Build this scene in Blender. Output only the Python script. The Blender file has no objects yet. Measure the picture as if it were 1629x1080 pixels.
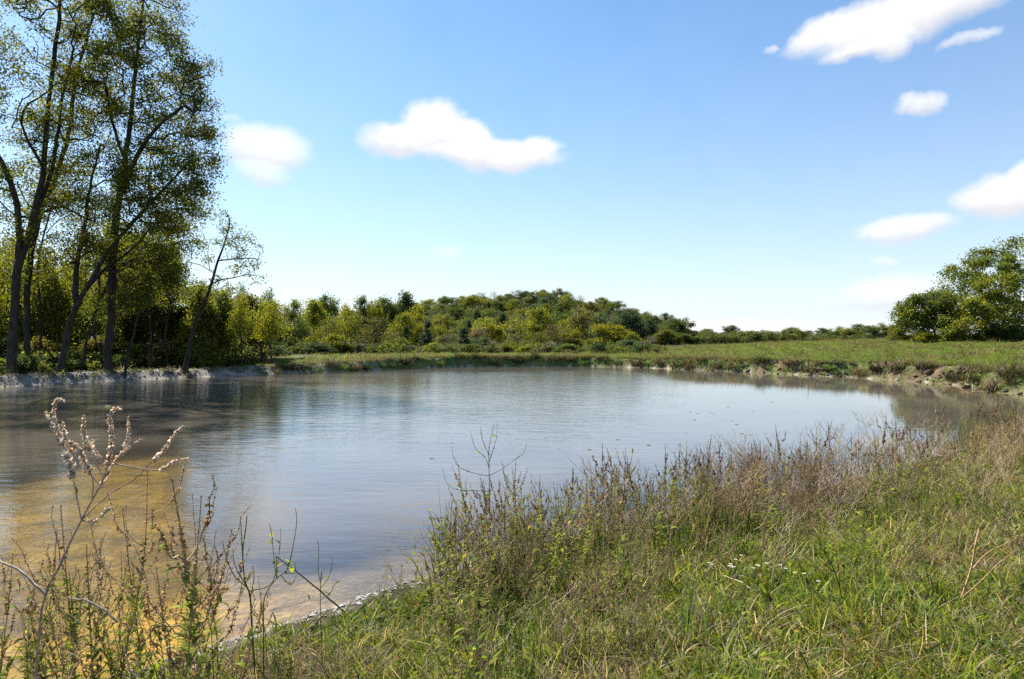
import bpy, math, random
import numpy as np
from mathutils import Vector

R = math.radians
scene = bpy.context.scene
COL = scene.collection

# ------------------------------------------------------------------ camera
CAM_Z = 2.6
cam_d = bpy.data.cameras.new('camera')
cam_d.lens = 24.0
cam_d.sensor_width = 36.0
cam_d.clip_start = 0.05
cam_d.clip_end = 6000.0
cam = bpy.data.objects.new('camera', cam_d)
cam.location = (0, 0, CAM_Z)
cam.rotation_euler = (R(90), 0, 0)
COL.objects.link(cam)
scene.camera = cam

# ------------------------------------------------------------------ light
SUN_AZ, SUN_EL = R(-44), R(42)          # azimuth clockwise from +Y
SUN_STRENGTH = 5.0
SKY_STRENGTH = 0.060
EXPOSURE = 1.25
sun_dir = Vector((math.sin(SUN_AZ) * math.cos(SUN_EL), math.cos(SUN_AZ) * math.cos(SUN_EL), math.sin(SUN_EL)))
sun_d = bpy.data.lights.new('sun', 'SUN')
sun_d.energy = SUN_STRENGTH
sun_d.angle = R(0.5)
sun_d.color = (1.0, 0.95, 0.87)
sun = bpy.data.objects.new('sun', sun_d)
sun.rotation_euler = sun_dir.to_track_quat('Z', 'Y').to_euler()
sun.location = (0, 0, 60)
COL.objects.link(sun)

scene.view_settings.view_transform = 'Standard'
scene.view_settings.look = 'None'
scene.view_settings.gamma = 1.0
scene.view_settings.use_curve_mapping = False
scene.view_settings.exposure = EXPOSURE
scene.render.engine = 'CYCLES'
cy = scene.cycles
cy.max_bounces = 8
cy.diffuse_bounces = 3
cy.glossy_bounces = 3
cy.transmission_bounces = 4
cy.transparent_max_bounces = 8
cy.caustics_reflective = False
cy.caustics_refractive = False
cy.sample_clamp_indirect = 6.0
cy.use_denoising = False

# ------------------------------------------------------------------ sky
F = 1086.0                       # focal length in photo pixels
PX0, PY0 = 814.5, 540.0


def azel(px, py):
    a = (px - PX0) / F
    b = (PY0 - py) / F
    return math.atan(a), math.atan(b / math.sqrt(1 + a * a))


class NT:
    """tiny helper to write node trees"""

    def __init__(self, tree):
        self.t = tree
        self.t.nodes.clear()

    def n(self, typ, **kw):
        nd = self.t.nodes.new(typ)
        for k, v in kw.items():
            setattr(nd, k, v)
        return nd

    def l(self, a, b):
        self.t.links.new(a, b)

    def put(self, sock, v):
        if hasattr(v, 'is_linked') or hasattr(v, 'links'):
            self.l(v, sock)
        else:
            sock.default_value = v

    def math(self, op, a, b=0.0, c=None, clamp=False):
        nd = self.n('ShaderNodeMath', operation=op, use_clamp=clamp)
        self.put(nd.inputs[0], a)
        self.put(nd.inputs[1], b)
        if c is not None:
            self.put(nd.inputs[2], c)
        return nd.outputs[0]

    def mixc(self, f, a, b, blend='MIX'):
        nd = self.n('ShaderNodeMix', data_type='RGBA', blend_type=blend)
        self.put(nd.inputs[0], f)
        self.put(nd.inputs[6], a)
        self.put(nd.inputs[7], b)
        return nd.outputs[2]

    def maprange(self, v, a, b, c=0.0, d=1.0, smooth=True):
        nd = self.n('ShaderNodeMapRange')
        nd.interpolation_type = 'SMOOTHSTEP' if smooth else 'LINEAR'
        self.put(nd.inputs[0], v)
        for i, x in enumerate((a, b, c, d)):
            self.put(nd.inputs[i + 1], x)
        return nd.outputs[0]

    def noise(self, vec, scale, detail=3.0, rough=0.5, dist=0.0):
        nd = self.n('ShaderNodeTexNoise')
        if vec is not None:
            self.l(vec, nd.inputs['Vector'])
        nd.inputs['Scale'].default_value = scale
        nd.inputs['Detail'].default_value = detail
        nd.inputs['Roughness'].default_value = rough
        nd.inputs['Distortion'].default_value = dist
        return nd


def build_world():
    w = bpy.data.worlds.new('World')
    scene.world = w
    w.use_nodes = True
    t = NT(w.node_tree)
    out = t.n('ShaderNodeOutputWorld')
    bg = t.n('ShaderNodeBackground')
    bg.inputs[1].default_value = SKY_STRENGTH
    sky = t.n('ShaderNodeTexSky')
    sky.sky_type = 'NISHITA'
    sky.sun_disc = False
    sky.sun_elevation = SUN_EL
    sky.sun_rotation = SUN_AZ
    sky.altitude = 200
    sky.air_density = 1.0
    sky.dust_density = 0.35
    sky.ozone_density = 1.6
    tc = t.n('ShaderNodeTexCoord')
    sep = t.n('ShaderNodeSeparateXYZ')
    t.l(tc.outputs['Generated'], sep.inputs[0])
    x, y, z = sep.outputs
    az = t.math('ARCTAN2', x, y)
    el = t.math('ARCSINE', z)
    # coordinates on the sky for the clouds, broken up by noise
    n1 = t.noise(tc.outputs['Generated'], 16.0, 6.0, 0.58)
    n2 = t.noise(tc.outputs['Generated'], 55.0, 4.0, 0.55)
    s1 = t.n('ShaderNodeSeparateColor')
    t.l(n1.outputs['Color'], s1.inputs[0])
    s2 = t.n('ShaderNodeSeparateColor')
    t.l(n2.outputs['Color'], s2.inputs[0])
    azw = t.math('MULTIPLY_ADD', t.math('SUBTRACT', s1.outputs[0], 0.5), 0.045, az)
    azw = t.math('MULTIPLY_ADD', t.math('SUBTRACT', s2.outputs[0], 0.5), 0.017, azw)
    elw = t.math('MULTIPLY_ADD', t.math('SUBTRACT', s1.outputs[1], 0.5), 0.028, el)
    elw = t.math('MULTIPLY_ADD', t.math('SUBTRACT', s2.outputs[1], 0.5), 0.007, elw)
    # (px, py, rx, ry, tilt deg, density)
    ell = [
        (690, 205, 62, 46, 0, 1.25), (640, 222, 75, 30, -4, 1.1), (735, 225, 72, 40, 22, 1.25), (780, 245, 120, 24, 2, 1.1),
        (850, 238, 48, 20, -6, 1.0),
        (425, 238, 78, 40, 4, 0.80), (420, 275, 48, 26, 10, 0.55),
        (1430, 30, 165, 40, -8, 1.05), (1330, 42, 100, 24, -16, 0.95), (1500, 12, 160, 30, -8, 0.95), (1370, 78, 78, 13, -6, 0.85),
        (1420, 62, 46, 30, 0, 0.9), (1538, 60, 50, 10, -6, 0.55),
        (1463, 165, 40, 17, 8, 0.72), (1222, 78, 12, 8, 0, 0.5),
        (1600, 310, 95, 36, -4, 1.15), (1650, 285, 70, 34, -10, 1.1),
        (1442, 364, 85, 23, -4, 0.80), (1412, 418, 34, 13, 0, 0.35), (1420, 465, 95, 30, -6, 0.60), (1350, 480, 70, 14, -8, 0.3),
        (708, 400, 30, 16, 0, 0.35), (1180, 528, 330, 24, 0, 0.5), (365, 190, 26, 8, -6, 0.3),
    ]
    # a few more of the same fair-weather clouds round the rest of the sky
    dens = None
    litm = None
    for (px, py, rx, ry, tilt, d) in ell:
        a0, e0 = azel(px, py)
        k = math.cos(a0) ** 2
        ra, re = rx / F * k * 1.04, ry / F * math.cos(a0) * 1.06
        c, s = math.cos(R(tilt)), math.sin(R(tilt))
        da = t.math('SUBTRACT', azw, a0)
        de = t.math('SUBTRACT', elw, e0)
        u = t.math('DIVIDE', t.math('ADD', t.math('MULTIPLY', da, c), t.math('MULTIPLY', de, -s)), ra)
        v = t.math('DIVIDE', t.math('ADD', t.math('MULTIPLY', da, s), t.math('MULTIPLY', de, c)), re)
        r2 = t.math('ADD', t.math('MULTIPLY', u, u), t.math('MULTIPLY', v, v))
        f = t.maprange(r2, 1.28, 0.0, 0.0, d * 1.12)
        lit = t.math('MULTIPLY', f, t.maprange(v, -0.75, 0.25))
        litm = lit if litm is None else t.math('SMOOTH_MAX', litm, lit, 0.10)
        dens = f if dens is None else t.math('SMOOTH_MAX', dens, f, 0.12)
    dens = t.math('MULTIPLY', dens, t.maprange(s1.outputs[2], 0.25, 0.55, 0.82, 1.05))
    dens = t.math('MINIMUM', dens, 0.985)
    hs = t.n('ShaderNodeHueSaturation')
    hs.inputs['Saturation'].default_value = 1.30
    hs.inputs['Value'].default_value = 1.25
    t.l(t.mixc(1.0, sky.outputs[0], (0.91, 1.0, 1.045, 1), 'MULTIPLY'), hs.inputs['Color'])
    # thin pale haze that whitens the sky towards the horizon, the same all round
    hz = t.math('POWER', 2.718, t.math('MULTIPLY', t.math('MAXIMUM', el, 0.0), -4.8))
    skyc = t.mixc(t.math('MULTIPLY', hz, 0.92), hs.outputs[0], (6.0, 6.55, 7.15, 1))
    lf = t.math('DIVIDE', litm, t.math('MAXIMUM', dens, 0.05))
    lf = t.math('MULTIPLY', t.math('MINIMUM', lf, 1.0), t.maprange(s1.outputs[2], 0.30, 0.60, 0.65, 1.0))
    cl = t.mixc(lf, (5.7, 5.8, 6.2, 1), (8.0, 7.95, 7.9, 1))
    colr = t.mixc(dens, skyc, cl)
    t.l(colr, bg.inputs[0])
    t.l(bg.outputs[0], out.inputs[0])


build_world()

# ------------------------------------------------------------------ numpy noise
rng = np.random.default_rng(7)


def _hash(ix, iy, seed):
    h = (ix.astype(np.int64) * 374761393 + iy.astype(np.int64) * 668265263 + seed * 974634541) & 0x7fffffff
    h = ((h ^ (h >> 13)) * 1274126177) & 0x7fffffff
    h = ((h ^ (h >> 16)) * 1597334677) & 0x7fffffff
    return ((h ^ (h >> 15)) & 0xffff) / 65535.0


def vnoise(x, y, seed=0):
    x = np.asarray(x, float)
    y = np.asarray(y, float)
    ix, iy = np.floor(x), np.floor(y)
    fx, fy = x - ix, y - iy
    fx, fy = fx * fx * (3 - 2 * fx), fy * fy * (3 - 2 * fy)
    a, b = _hash(ix, iy, seed), _hash(ix + 1, iy, seed)
    c, d = _hash(ix, iy + 1, seed), _hash(ix + 1, iy + 1, seed)
    return (a + (b - a) * fx) * (1 - fy) + (c + (d - c) * fx) * fy


def fbm(x, y, seed=0, octv=4, gain=0.5):
    v, amp, tot = 0.0, 1.0, 0.0
    for k in range(octv):
        v = v + amp * vnoise(np.asarray(x) * 2 ** k, np.asarray(y) * 2 ** k, seed + k * 17)
        tot += amp
        amp *= gain
    return v / tot - 0.5


def ss(a, b, x):
    t = np.clip((np.asarray(x, float) - a) / (b - a), 0, 1)
    return t * t * (3 - 2 * t)


# ------------------------------------------------------------------ terrain
def WP(px, py, d):
    """photo pixel + distance -> world point"""
    return np.array([(px - PX0) / F * d, d, CAM_Z - (py - PY0) / F * d])


# shoreline: x, y, bank height, bank width, near, berm, raggedness
SHORE = [
    (-20, 9.0, .5, 3.0, 1, 0, .2), (-11, 4.0, .55, 2.5, 1, 0, .15), (-6.5, 3.1, .5, 2.2, 1, 0, .10), (-4.2, 4.0, .5, 2.0, 1, 0, .08),
    (-2.74, 5.28, .5, 1.9, 1, 0, .10), (-2.0, 6.0, .5, 1.9, 1, 0, .10), (-1.39, 6.7, .5, 1.9, 1, 0, .10), (-0.6, 7.5, .5, 1.9, 1, 0, .1),
    (0.75, 8.7, .55, 2.0, 1, 0, .15), (2.4, 9.8, .6, 2.2, 1, 0, .2), (4.4, 11.0, .65, 2.4, 1, 0, .2), (6.3, 12.3, .7, 2.6, 1, 0, .2),
    (8.4, 14.0, .75, 2.8, 1, 0, .3), (11.0, 16.2, .8, 3.0, 1, 0, .3), (14.5, 19.0, .8, 2.6, .9, 0, .3), (18.5, 22.5, .8, 2.4, .6, 0, .3),
    (22.5, 26.5, .9, 1.8, .3, 0, .5), (24.3, 30.0, .95, 1.4, 0, 0, .7), (23.8, 33.5, 1.0, 1.3, 0, 0, .9), (24.9, 39.0, 1.0, 1.5, 0, 0, 1),
    (24.2, 44.8, 1.0, 1.5, 0, 0, 1), (21.2, 49.5, .95, 1.3, 0, 0, 1), (17.4, 56.0, .9, 1.2, 0, 0, .9), (11.0, 63.5, .85, 1.0, 0, 0, .7),
    (4.0, 67.0, .85, .9, 0, 0, .6), (-6.7, 64.0, .9, .9, 0, 0, .6), (-13.2, 56.5, .85, .8, 0, .35, .5), (-18.0, 52.0, .8, .8, 0, .9, .4),
    (-22.0, 47.0, .8, .8, 0, 1, .4), (-25.8, 42.0, .8, .8, 0, 1, .4), (-28.0, 36.7, .8, .8, 0, 1, .4), (-31, 30.0, .8, .8, 0, 1, .4),
    (-34, 20.0, .7, 1.0, .3, .5, .4), (-29, 12.0, .6, 2.0, .7, 0, .3),
]


def catmull(P, n):
    P = np.array(P, float)
    out = []
    N = len(P)
    for i in range(N):
        p0, p1, p2, p3 = P[(i - 1) % N], P[i], P[(i + 1) % N], P[(i + 2) % N]
        for k in range(n):
            t = k / n
            out.append(0.5 * ((2 * p1) + (-p0 + p2) * t + (2 * p0 - 5 * p1 + 4 * p2 - p3) * t * t + (-p0 + 3 * p1 - 3 * p2 + p3) * t ** 3))
    return np.array(out)


SH = catmull(SHORE, 5)
SH[:, 2:] = np.clip(SH[:, 2:], 0, 3)


def shore_info(x, y):
    """signed distance to the waterline (positive on land) and the bank parameters there"""
    x = np.asarray(x, float).ravel()
    y = np.asarray(y, float).ravel()
    n = len(x)
    sd = np.empty(n)
    par = np.empty((n, 5))
    A = SH[:, :2]
    B = np.roll(A, -1, 0)
    D = B - A
    L2 = (D ** 2).sum(1)
    PB = np.roll(SH[:, 2:], -1, 0)
    CH = 20000
    for s in range(0, n, CH):
        X, Y = x[s:s + CH, None], y[s:s + CH, None]
        t = np.clip(((X - A[:, 0]) * D[:, 0] + (Y - A[:, 1]) * D[:, 1]) / L2, 0, 1)
        dx, dy = X - (A[:, 0] + t * D[:, 0]), Y - (A[:, 1] + t * D[:, 1])
        d2 = dx * dx + dy * dy
        j = d2.argmin(1)
        r = np.arange(len(j))
        tj = t[r, j][:, None]
        par[s:s + CH] = SH[j, 2:] * (1 - tj) + PB[j] * tj
        dd = np.sqrt(d2[r, j])
        cond = ((A[:, 1] > Y) != (B[:, 1] > Y)) & (X < (B[:, 0] - A[:, 0]) * (Y - A[:, 1]) / (B[:, 1] - A[:, 1] + 1e-12) + A[:, 0])
        inside = cond.sum(1) % 2 == 1
        sd[s:s + CH] = np.where(inside, -dd, dd)
    return sd, par


def hill_z(x, y):
    cx, cy_ = 22.0, 330.0
    sx = np.where(x > cx, 40.0, 70.0)
    h = 17.4 * np.exp(-((x - cx) / sx) ** 2 - ((y - cy_) / 80.0) ** 2)
    h = h + 7.0 * np.exp(-((x + 80) / 70.0) ** 2 - ((y - 330) / 90.0) ** 2)
    return h


def terrain(x, y, full=False):
    shp = np.shape(x)
    x = np.asarray(x, float).ravel()
    y = np.asarray(y, float).ravel()
    sd, par = shore_info(x, y)
    bh, bw, near, berm, rag = par.T
    wob = fbm(x * 0.55, y * 0.55, 3, 4) * 1.5 + fbm(x * 1.9, y * 1.9, 8, 3) * 0.55
    sdw = sd + wob * rag * np.exp(-np.abs(sd) / 6.0)
    o = np.maximum(sdw, 0)
    # far bank: eroded step
    h_far = bh * (1 + 0.35 * fbm(x * .25, y * .25, 21, 3)) * (0.10 * ss(0, .25, o) + 0.90 * ss(.15, .25 + bw * .55, o))
    h_far = h_far + 0.10 * fbm(x * 1.6, y * 1.6, 5, 4) * ss(0.05, .6, o) * np.exp(-o / 5)
    # near bank: small undercut lip then a gentle slope
    h_near = 0.17 * ss(0.02, .16, o) + 0.83 * ss(0.1, 6.5, o) * 0.95
    h_near = h_near + 0.10 * fbm(x * 1.1, y * 1.1, 31, 4) * ss(0.0, .8, o)
    h_near = h_near + 0.10 * ss(9, 16, x) * ss(1, 5, o)
    z = h_far * (1 - near) + h_near * near
    # berm of spoil along the left shore
    bz = (0.50 + 0.22 * fbm(x * .22, y * .22, 41, 3)) * ss(0.0, 1.5, o) * (1 - 0.75 * ss(2.2, 5.0, o)) + 0.30 * fbm(x * 1.3, y * 1.3, 47, 4) * ss(0.1, .9, o) * np.exp(-o / 4)
    z = z * (1 - berm) + bz * berm
    # pasture rising to the right
    q = x / np.maximum(y, 1)
    f = 1.55 * ss(0.10, 0.55, q) * ss(4, 48, o) * ss(20, 40, y)
    f = f * (1 - 0.9 * ss(55, 150, o)) 
    z = z + f + 0.12 * fbm(x * .12, y * .12, 55, 3) * ss(2, 10, o) * (1 - near)
    z = z - 0.5 * ss(12, 60, o) * (q < 0.15) * (1 - near)
    z = z + hill_z(x, y) * (y > 60)
    far = np.hypot(x, y)
    z = z + 8.0 * fbm(x * .004, y * .004, 77, 3) * ss(450, 900, far)
    # pond bed
    i = np.maximum(-sdw, 0)
    shelf = ss(-0.6, 2.2, -(x + 2.0 + 0.47 * (y - 7.8)) + 1.2 * fbm(x * .4, y * .4, 61, 3)) * ss(30, 13, y + 8 * fbm(x * .22, y * .22, 63, 4)) * ss(-16, -8, x)
    bed = -(0.03 + 0.10 * ss(0, .5, i) + 1.3 * ss(0.3, 6.5, i))
    bed_shelf = -(0.03 + 0.16 * ss(0, 2.5, i) + 0.05 * fbm(x * 1.2, y * 1.2, 65, 3))
    bed = bed * (1 - shelf) + bed_shelf * shelf
    z = np.where(sdw > 0, z, bed)
    if full:
        return z.reshape(shp), sdw.reshape(shp), par, shelf.reshape(shp), q.reshape(shp)
    return z.reshape(shp)


def tz(x, y):
    return float(terrain(np.array([x]), np.array([y]))[0])


# ------------------------------------------------------------------ mesh helpers
def new_mesh(name, V, quads=None, tris=None, col=None, mat=None, smooth=False, attrs=None):
    me = bpy.data.meshes.new(name)
    V = np.ascontiguousarray(V, np.float32)
    nq = 0 if quads is None else len(quads)
    nt = 0 if tris is None else len(tris)
    me.vertices.add(len(V))
    me.vertices.foreach_set('co', V.ravel())
    loops = []
    if nq:
        loops.append(np.asarray(quads, np.int32).ravel())
    if nt:
        loops.append(np.asarray(tris, np.int32).ravel())
    lv = np.concatenate(loops) if loops else np.zeros(0, np.int32)
    me.loops.add(len(lv))
    me.loops.foreach_set('vertex_index', lv)
    me.polygons.add(nq + nt)
    st = np.concatenate([np.arange(nq, dtype=np.int32) * 4, nq * 4 + np.arange(nt, dtype=np.int32) * 3])
    me.polygons.foreach_set('loop_start', st.astype(np.int32))
    if smooth:
        me.polygons.foreach_set('use_smooth', np.ones(nq + nt, bool))
    me.update(calc_edges=True)
    if col is not None:
        c = np.ones((len(V), 4), np.float32)
        c[:, :3] = col
        a = me.color_attributes.new('col', 'FLOAT_COLOR', 'POINT')
        a.data.foreach_set('color', c.ravel())
    for k, v in (attrs or {}).items():
        a = me.attributes.new(k, 'FLOAT', 'POINT')
        a.data.foreach_set('value', np.asarray(v, np.float32).ravel())
    if mat is not None:
        me.materials.append(mat)
    return me


class MB:
    """collects tubes, blades and blobs into one mesh"""

    def __init__(self):
        self.V, self.Q, self.T, self.C, self.n = [], [], [], [], 0

    def add(self, V, Q=None, T=None, C=(1, 1, 1)):
        V = np.asarray(V, float).reshape(-1, 3)
        C = np.asarray(C, float)
        if C.ndim == 1:
            C = np.tile(C, (len(V), 1))
        self.V.append(V)
        self.C.append(C)
        if Q is not None and len(Q):
            self.Q.append(np.asarray(Q, np.int64).reshape(-1, 4) + self.n)
        if T is not None and len(T):
            self.T.append(np.asarray(T, np.int64).reshape(-1, 3) + self.n)
        self.n += len(V)

    def tube(self, P, r, k=5, col=(1, 1, 1)):
        P = np.asarray(P, float)
        n = len(P)
        r = np.broadcast_to(np.asarray(r, float), (n,))
        T = np.gradient(P, axis=0)
        T /= np.linalg.norm(T, axis=1)[:, None] + 1e-9
        ref = np.array([1.0, 0.13, 0.07]) if abs(T[:, 2]).mean() > 0.6 else np.array([0.05, 0.1, 1.0])
        N = np.cross(T, ref)
        N /= np.linalg.norm(N, axis=1)[:, None] + 1e-9
        B = np.cross(T, N)
        a = np.arange(k) / k * 2 * np.pi
        V = P[:, None, :] + r[:, None, None] * (np.cos(a)[None, :, None] * N[:, None, :] + np.sin(a)[None, :, None] * B[:, None, :])
        idx = np.arange(n * k).reshape(n, k)
        q = np.stack([idx[:-1], np.roll(idx[:-1], -1, 1), np.roll(idx[1:], -1, 1), idx[1:]], -1).reshape(-1, 4)
        self.add(V.reshape(-1, 3), q, None, col)

    def blades(self, p0, az, tilt, length, width, droop, nseg, col, shape='grass', fold=0.0):
        """flat curved blades; tilt is from the vertical, droop is added along the length"""
        p0 = np.asarray(p0, float).reshape(-1, 3)
        n = len(p0)
        az, tilt, length, width, droop = [np.broadcast_to(np.asarray(a, float), (n,)) for a in (az, tilt, length, width, droop)]
        h = np.stack([np.cos(az), np.sin(az), np.zeros(n)], 1)
        s = np.stack([-np.sin(az), np.cos(az), np.zeros(n)], 1)
        p = p0.copy()
        rows = []
        for j in range(nseg + 1):
            t = j / nseg
            if shape == 'grass':
                w = width * (1 - t ** 1.8) * 0.5 + width * 0.02
            else:
                w = width * 0.5 * (math.sin(math.pi * min(max(t, 0.03), 0.985) ** 0.8) ** 0.8)
            rows.append(np.stack([p - s * w[:, None], p + s * w[:, None]], 1))
            th = tilt + droop * (t + 0.5 / nseg)
            p = p + (length / nseg)[:, None] * (np.sin(th)[:, None] * h + np.cos(th)[:, None] * np.array([0, 0, 1.0]))
        V = np.stack(rows, 1)                     # n, nseg+1, 2, 3
        m = (nseg + 1) * 2
        base = (np.arange(n) * m)[:, None]
        j = np.arange(nseg)[None, :] * 2
        q = np.stack([base + j, base + j + 1, base + j + 3, base + j + 2], -1).reshape(-1, 4)
        C = np.asarray(col, float)
        if C.ndim == 2:
            C = np.repeat(C, m, 0)
        self.add(V.reshape(-1, 3), q, None, C)

    def blobs(self, c, r, col, stretch=1.0):
        c = np.asarray(c, float).reshape(-1, 3)
        n = len(c)
        r = np.broadcast_to(np.asarray(r, float), (n,))
        o = np.array([[1, 0, 0], [-1, 0, 0], [0, 1, 0], [0, -1, 0], [0, 0, stretch], [0, 0, -stretch]], float)
        A = np.random.default_rng(n).normal(size=(n, 3, 3)) * 0.35 + np.eye(3)
        V = c[:, None, :] + r[:, None, None] * np.einsum('nij,kj->nki', A, o)
        f = np.array([[0, 2, 4], [2, 1, 4], [1, 3, 4], [3, 0, 4], [2, 0, 5], [1, 2, 5], [3, 1, 5], [0, 3, 5]])
        t = (np.arange(n)[:, None, None] * 6 + f[None]).reshape(-1, 3)
        C = np.asarray(col, float)
        if C.ndim == 2:
            C = np.repeat(C, 6, 0)
        self.add(V.reshape(-1, 3), None, t, C)

    def leaves(self, c, nrm, size, col, aspect=0.7):
        """one small folded kite per leaf"""
        c = np.asarray(c, float)
        n = len(c)
        size = np.broadcast_to(np.asarray(size, float), (n,))
        nrm = nrm / (np.linalg.norm(nrm, axis=1)[:, None] + 1e-9)
        r = np.random.default_rng(n + 11).normal(size=(n, 3))
        u = np.cross(nrm, r)
        u /= np.linalg.norm(u, axis=1)[:, None] + 1e-9
        v = np.cross(nrm, u)
        s = size[:, None]
        a = c - u * s * 0.5
        b = c + v * s * aspect * 0.5 + nrm * s * 0.12 - u * s * 0.08
        d = c + u * s * 0.5
        e = c - v * s * aspect * 0.5 + nrm * s * 0.12 - u * s * 0.08
        V = np.stack([a, b, d, e], 1).reshape(-1, 3)
        q = np.arange(n * 4).reshape(n, 4)
        t = np.concatenate([q[:, [0, 1, 2]], q[:, [0, 2, 3]]])
        C = np.asarray(col, float)
        if C.ndim == 2:
            C = np.repeat(C, 4, 0)
        self.add(V, None, t, C)

    def mesh(self, name, mat, smooth=False):
        V = np.concatenate(self.V)
        C = np.concatenate(self.C)
        Q = np.concatenate(self.Q) if self.Q else None
        T = np.concatenate(self.T) if self.T else None
        return new_mesh(name, V, Q, T, C, mat, smooth)


def tag(o, label=None, cat=None, group=None, kind=None):
    if label:
        o['label'] = label
    if cat:
        o['category'] = cat
    if group:
        o['group'] = group
    if kind:
        o['kind'] = kind
    return o


def obj(name, me, parent=None, loc=(0, 0, 0), color=None):
    o = bpy.data.objects.new(name, me)
    COL.objects.link(o)
    o.location = loc
    if parent is not None:
        o.parent = parent
    if color is not None:
        o.color = (*color, 1)
    return o


def copy_tree(src, parent=None):
    c = src.copy()
    COL.objects.link(c)
    c.parent = parent
    for ch in src.children:
        copy_tree(ch, c)
    return c


def set_color(o, c):
    o.color = (*c, 1)
    for ch in o.children:
        set_color(ch, c)


# ------------------------------------------------------------------ materials
def mat_new(name):
    m = bpy.data.materials.new(name)
    m.use_nodes = True
    return m, NT(m.node_tree)


def leaf_material(name, trans=0.45, rough=0.5, spec=0.25, tint=True, tgain=(1.25, 1.15, 0.55)):
    m, t = mat_new(name)
    out = t.n('ShaderNodeOutputMaterial')
    at = t.n('ShaderNodeAttribute', attribute_name='col')
    oi = t.n('ShaderNodeObjectInfo')
    c = at.outputs['Color']
    if tint:
        c = t.mixc(1.0, c, oi.outputs['Color'], 'MULTIPLY')
    geo = t.n('ShaderNodeNewGeometry')
    isl = t.maprange(geo.outputs['Random Per Island'], 0, 1, 0.7, 1.3, False)
    c = t.mixc(1.0, c, isl, 'MULTIPLY')
    pb = t.n('ShaderNodeBsdfPrincipled')
    t.l(c, pb.inputs['Base Color'])
    pb.inputs['Roughness'].default_value = rough
    pb.inputs['Specular IOR Level'].default_value = spec
    tr = t.n('ShaderNodeBsdfTranslucent')
    tc = t.mixc(1.0, c, (*tgain, 1), 'MULTIPLY')
    t.l(tc, tr.inputs['Color'])
    mx = t.n('ShaderNodeMixShader')
    mx.inputs[0].default_value = trans
    t.l(pb.outputs[0], mx.inputs[1])
    t.l(tr.outputs[0], mx.inputs[2])
    t.l(mx.outputs[0], out.inputs[0])
    return m


def bark_material(name, base, dark):
    m, t = mat_new(name)
    out = t.n('ShaderNodeOutputMaterial')
    tc = t.n('ShaderNodeTexCoord')
    mp = t.n('ShaderNodeMapping')
    mp.inputs['Scale'].default_value = (1, 1, 0.25)
    t.l(tc.outputs['Object'], mp.inputs[0])
    n = t.noise(mp.outputs[0], 9.0, 5, 0.65)
    c = t.mixc(t.maprange(n.outputs[0], 0.35, 0.65), (*dark, 1), (*base, 1))
    oi = t.n('ShaderNodeObjectInfo')
    pb = t.n('ShaderNodeBsdfPrincipled')
    t.l(c, pb.inputs['Base Color'])
    pb.inputs['Roughness'].default_value = 0.9
    pb.inputs['Specular IOR Level'].default_value = 0.15
    bp = t.n('ShaderNodeBump')
    bp.inputs['Strength'].default_value = 0.6
    bp.inputs['Distance'].default_value = 0.03
    t.l(n.outputs[0], bp.inputs['Height'])
    t.l(bp.outputs[0], pb.inputs['Normal'])
    t.l(pb.outputs[0], out.inputs[0])
    return m


def stem_material(name, rough=0.7):
    m, t = mat_new(name)
    out = t.n('ShaderNodeOutputMaterial')
    at = t.n('ShaderNodeAttribute', attribute_name='col')
    tc = t.n('ShaderNodeTexCoord')
    n = t.noise(tc.outputs['Object'], 40.0, 3)
    c = t.mixc(1.0, at.outputs['Color'], t.maprange(n.outputs[0], 0.3, 0.7, 0.65, 1.3), 'MULTIPLY')
    pb = t.n('ShaderNodeBsdfPrincipled')
    t.l(c, pb.inputs['Base Color'])
    pb.inputs['Roughness'].default_value = rough
    pb.inputs['Specular IOR Level'].default_value = 0.25
    t.l(pb.outputs[0], out.inputs[0])
    return m


def ground_material():
    m, t = mat_new('ground_soil')
    out = t.n('ShaderNodeOutputMaterial')
    at = t.n('ShaderNodeAttribute', attribute_name='col')
    tc = t.n('ShaderNodeTexCoord')
    n1 = t.noise(tc.outputs['Object'], 1.7, 6, 0.65)
    n2 = t.noise(tc.outputs['Object'], 14.0, 5, 0.7)
    c = t.mixc(1.0, at.outputs['Color'], t.maprange(n1.outputs[0], 0.3, 0.7, 0.7, 1.3), 'MULTIPLY')
    c = t.mixc(1.0, c, t.maprange(n2.outputs[0], 0.3, 0.7, 0.65, 1.35), 'MULTIPLY')
    pb = t.n('ShaderNodeBsdfPrincipled')
    t.l(c, pb.inputs['Base Color'])
    pb.inputs['Roughness'].default_value = 0.95
    pb.inputs['Specular IOR Level'].default_value = 0.15
    bp = t.n('ShaderNodeBump')
    bp.inputs['Strength'].default_value = 0.9
    bp.inputs['Distance'].default_value = 0.06
    h = t.math('ADD', n2.outputs[0], t.math('MULTIPLY', n1.outputs[0], 1.5))
    t.l(h, bp.inputs['Height'])
    t.l(bp.outputs[0], pb.inputs['Normal'])
    t.l(pb.outputs[0], out.inputs[0])
    return m


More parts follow.
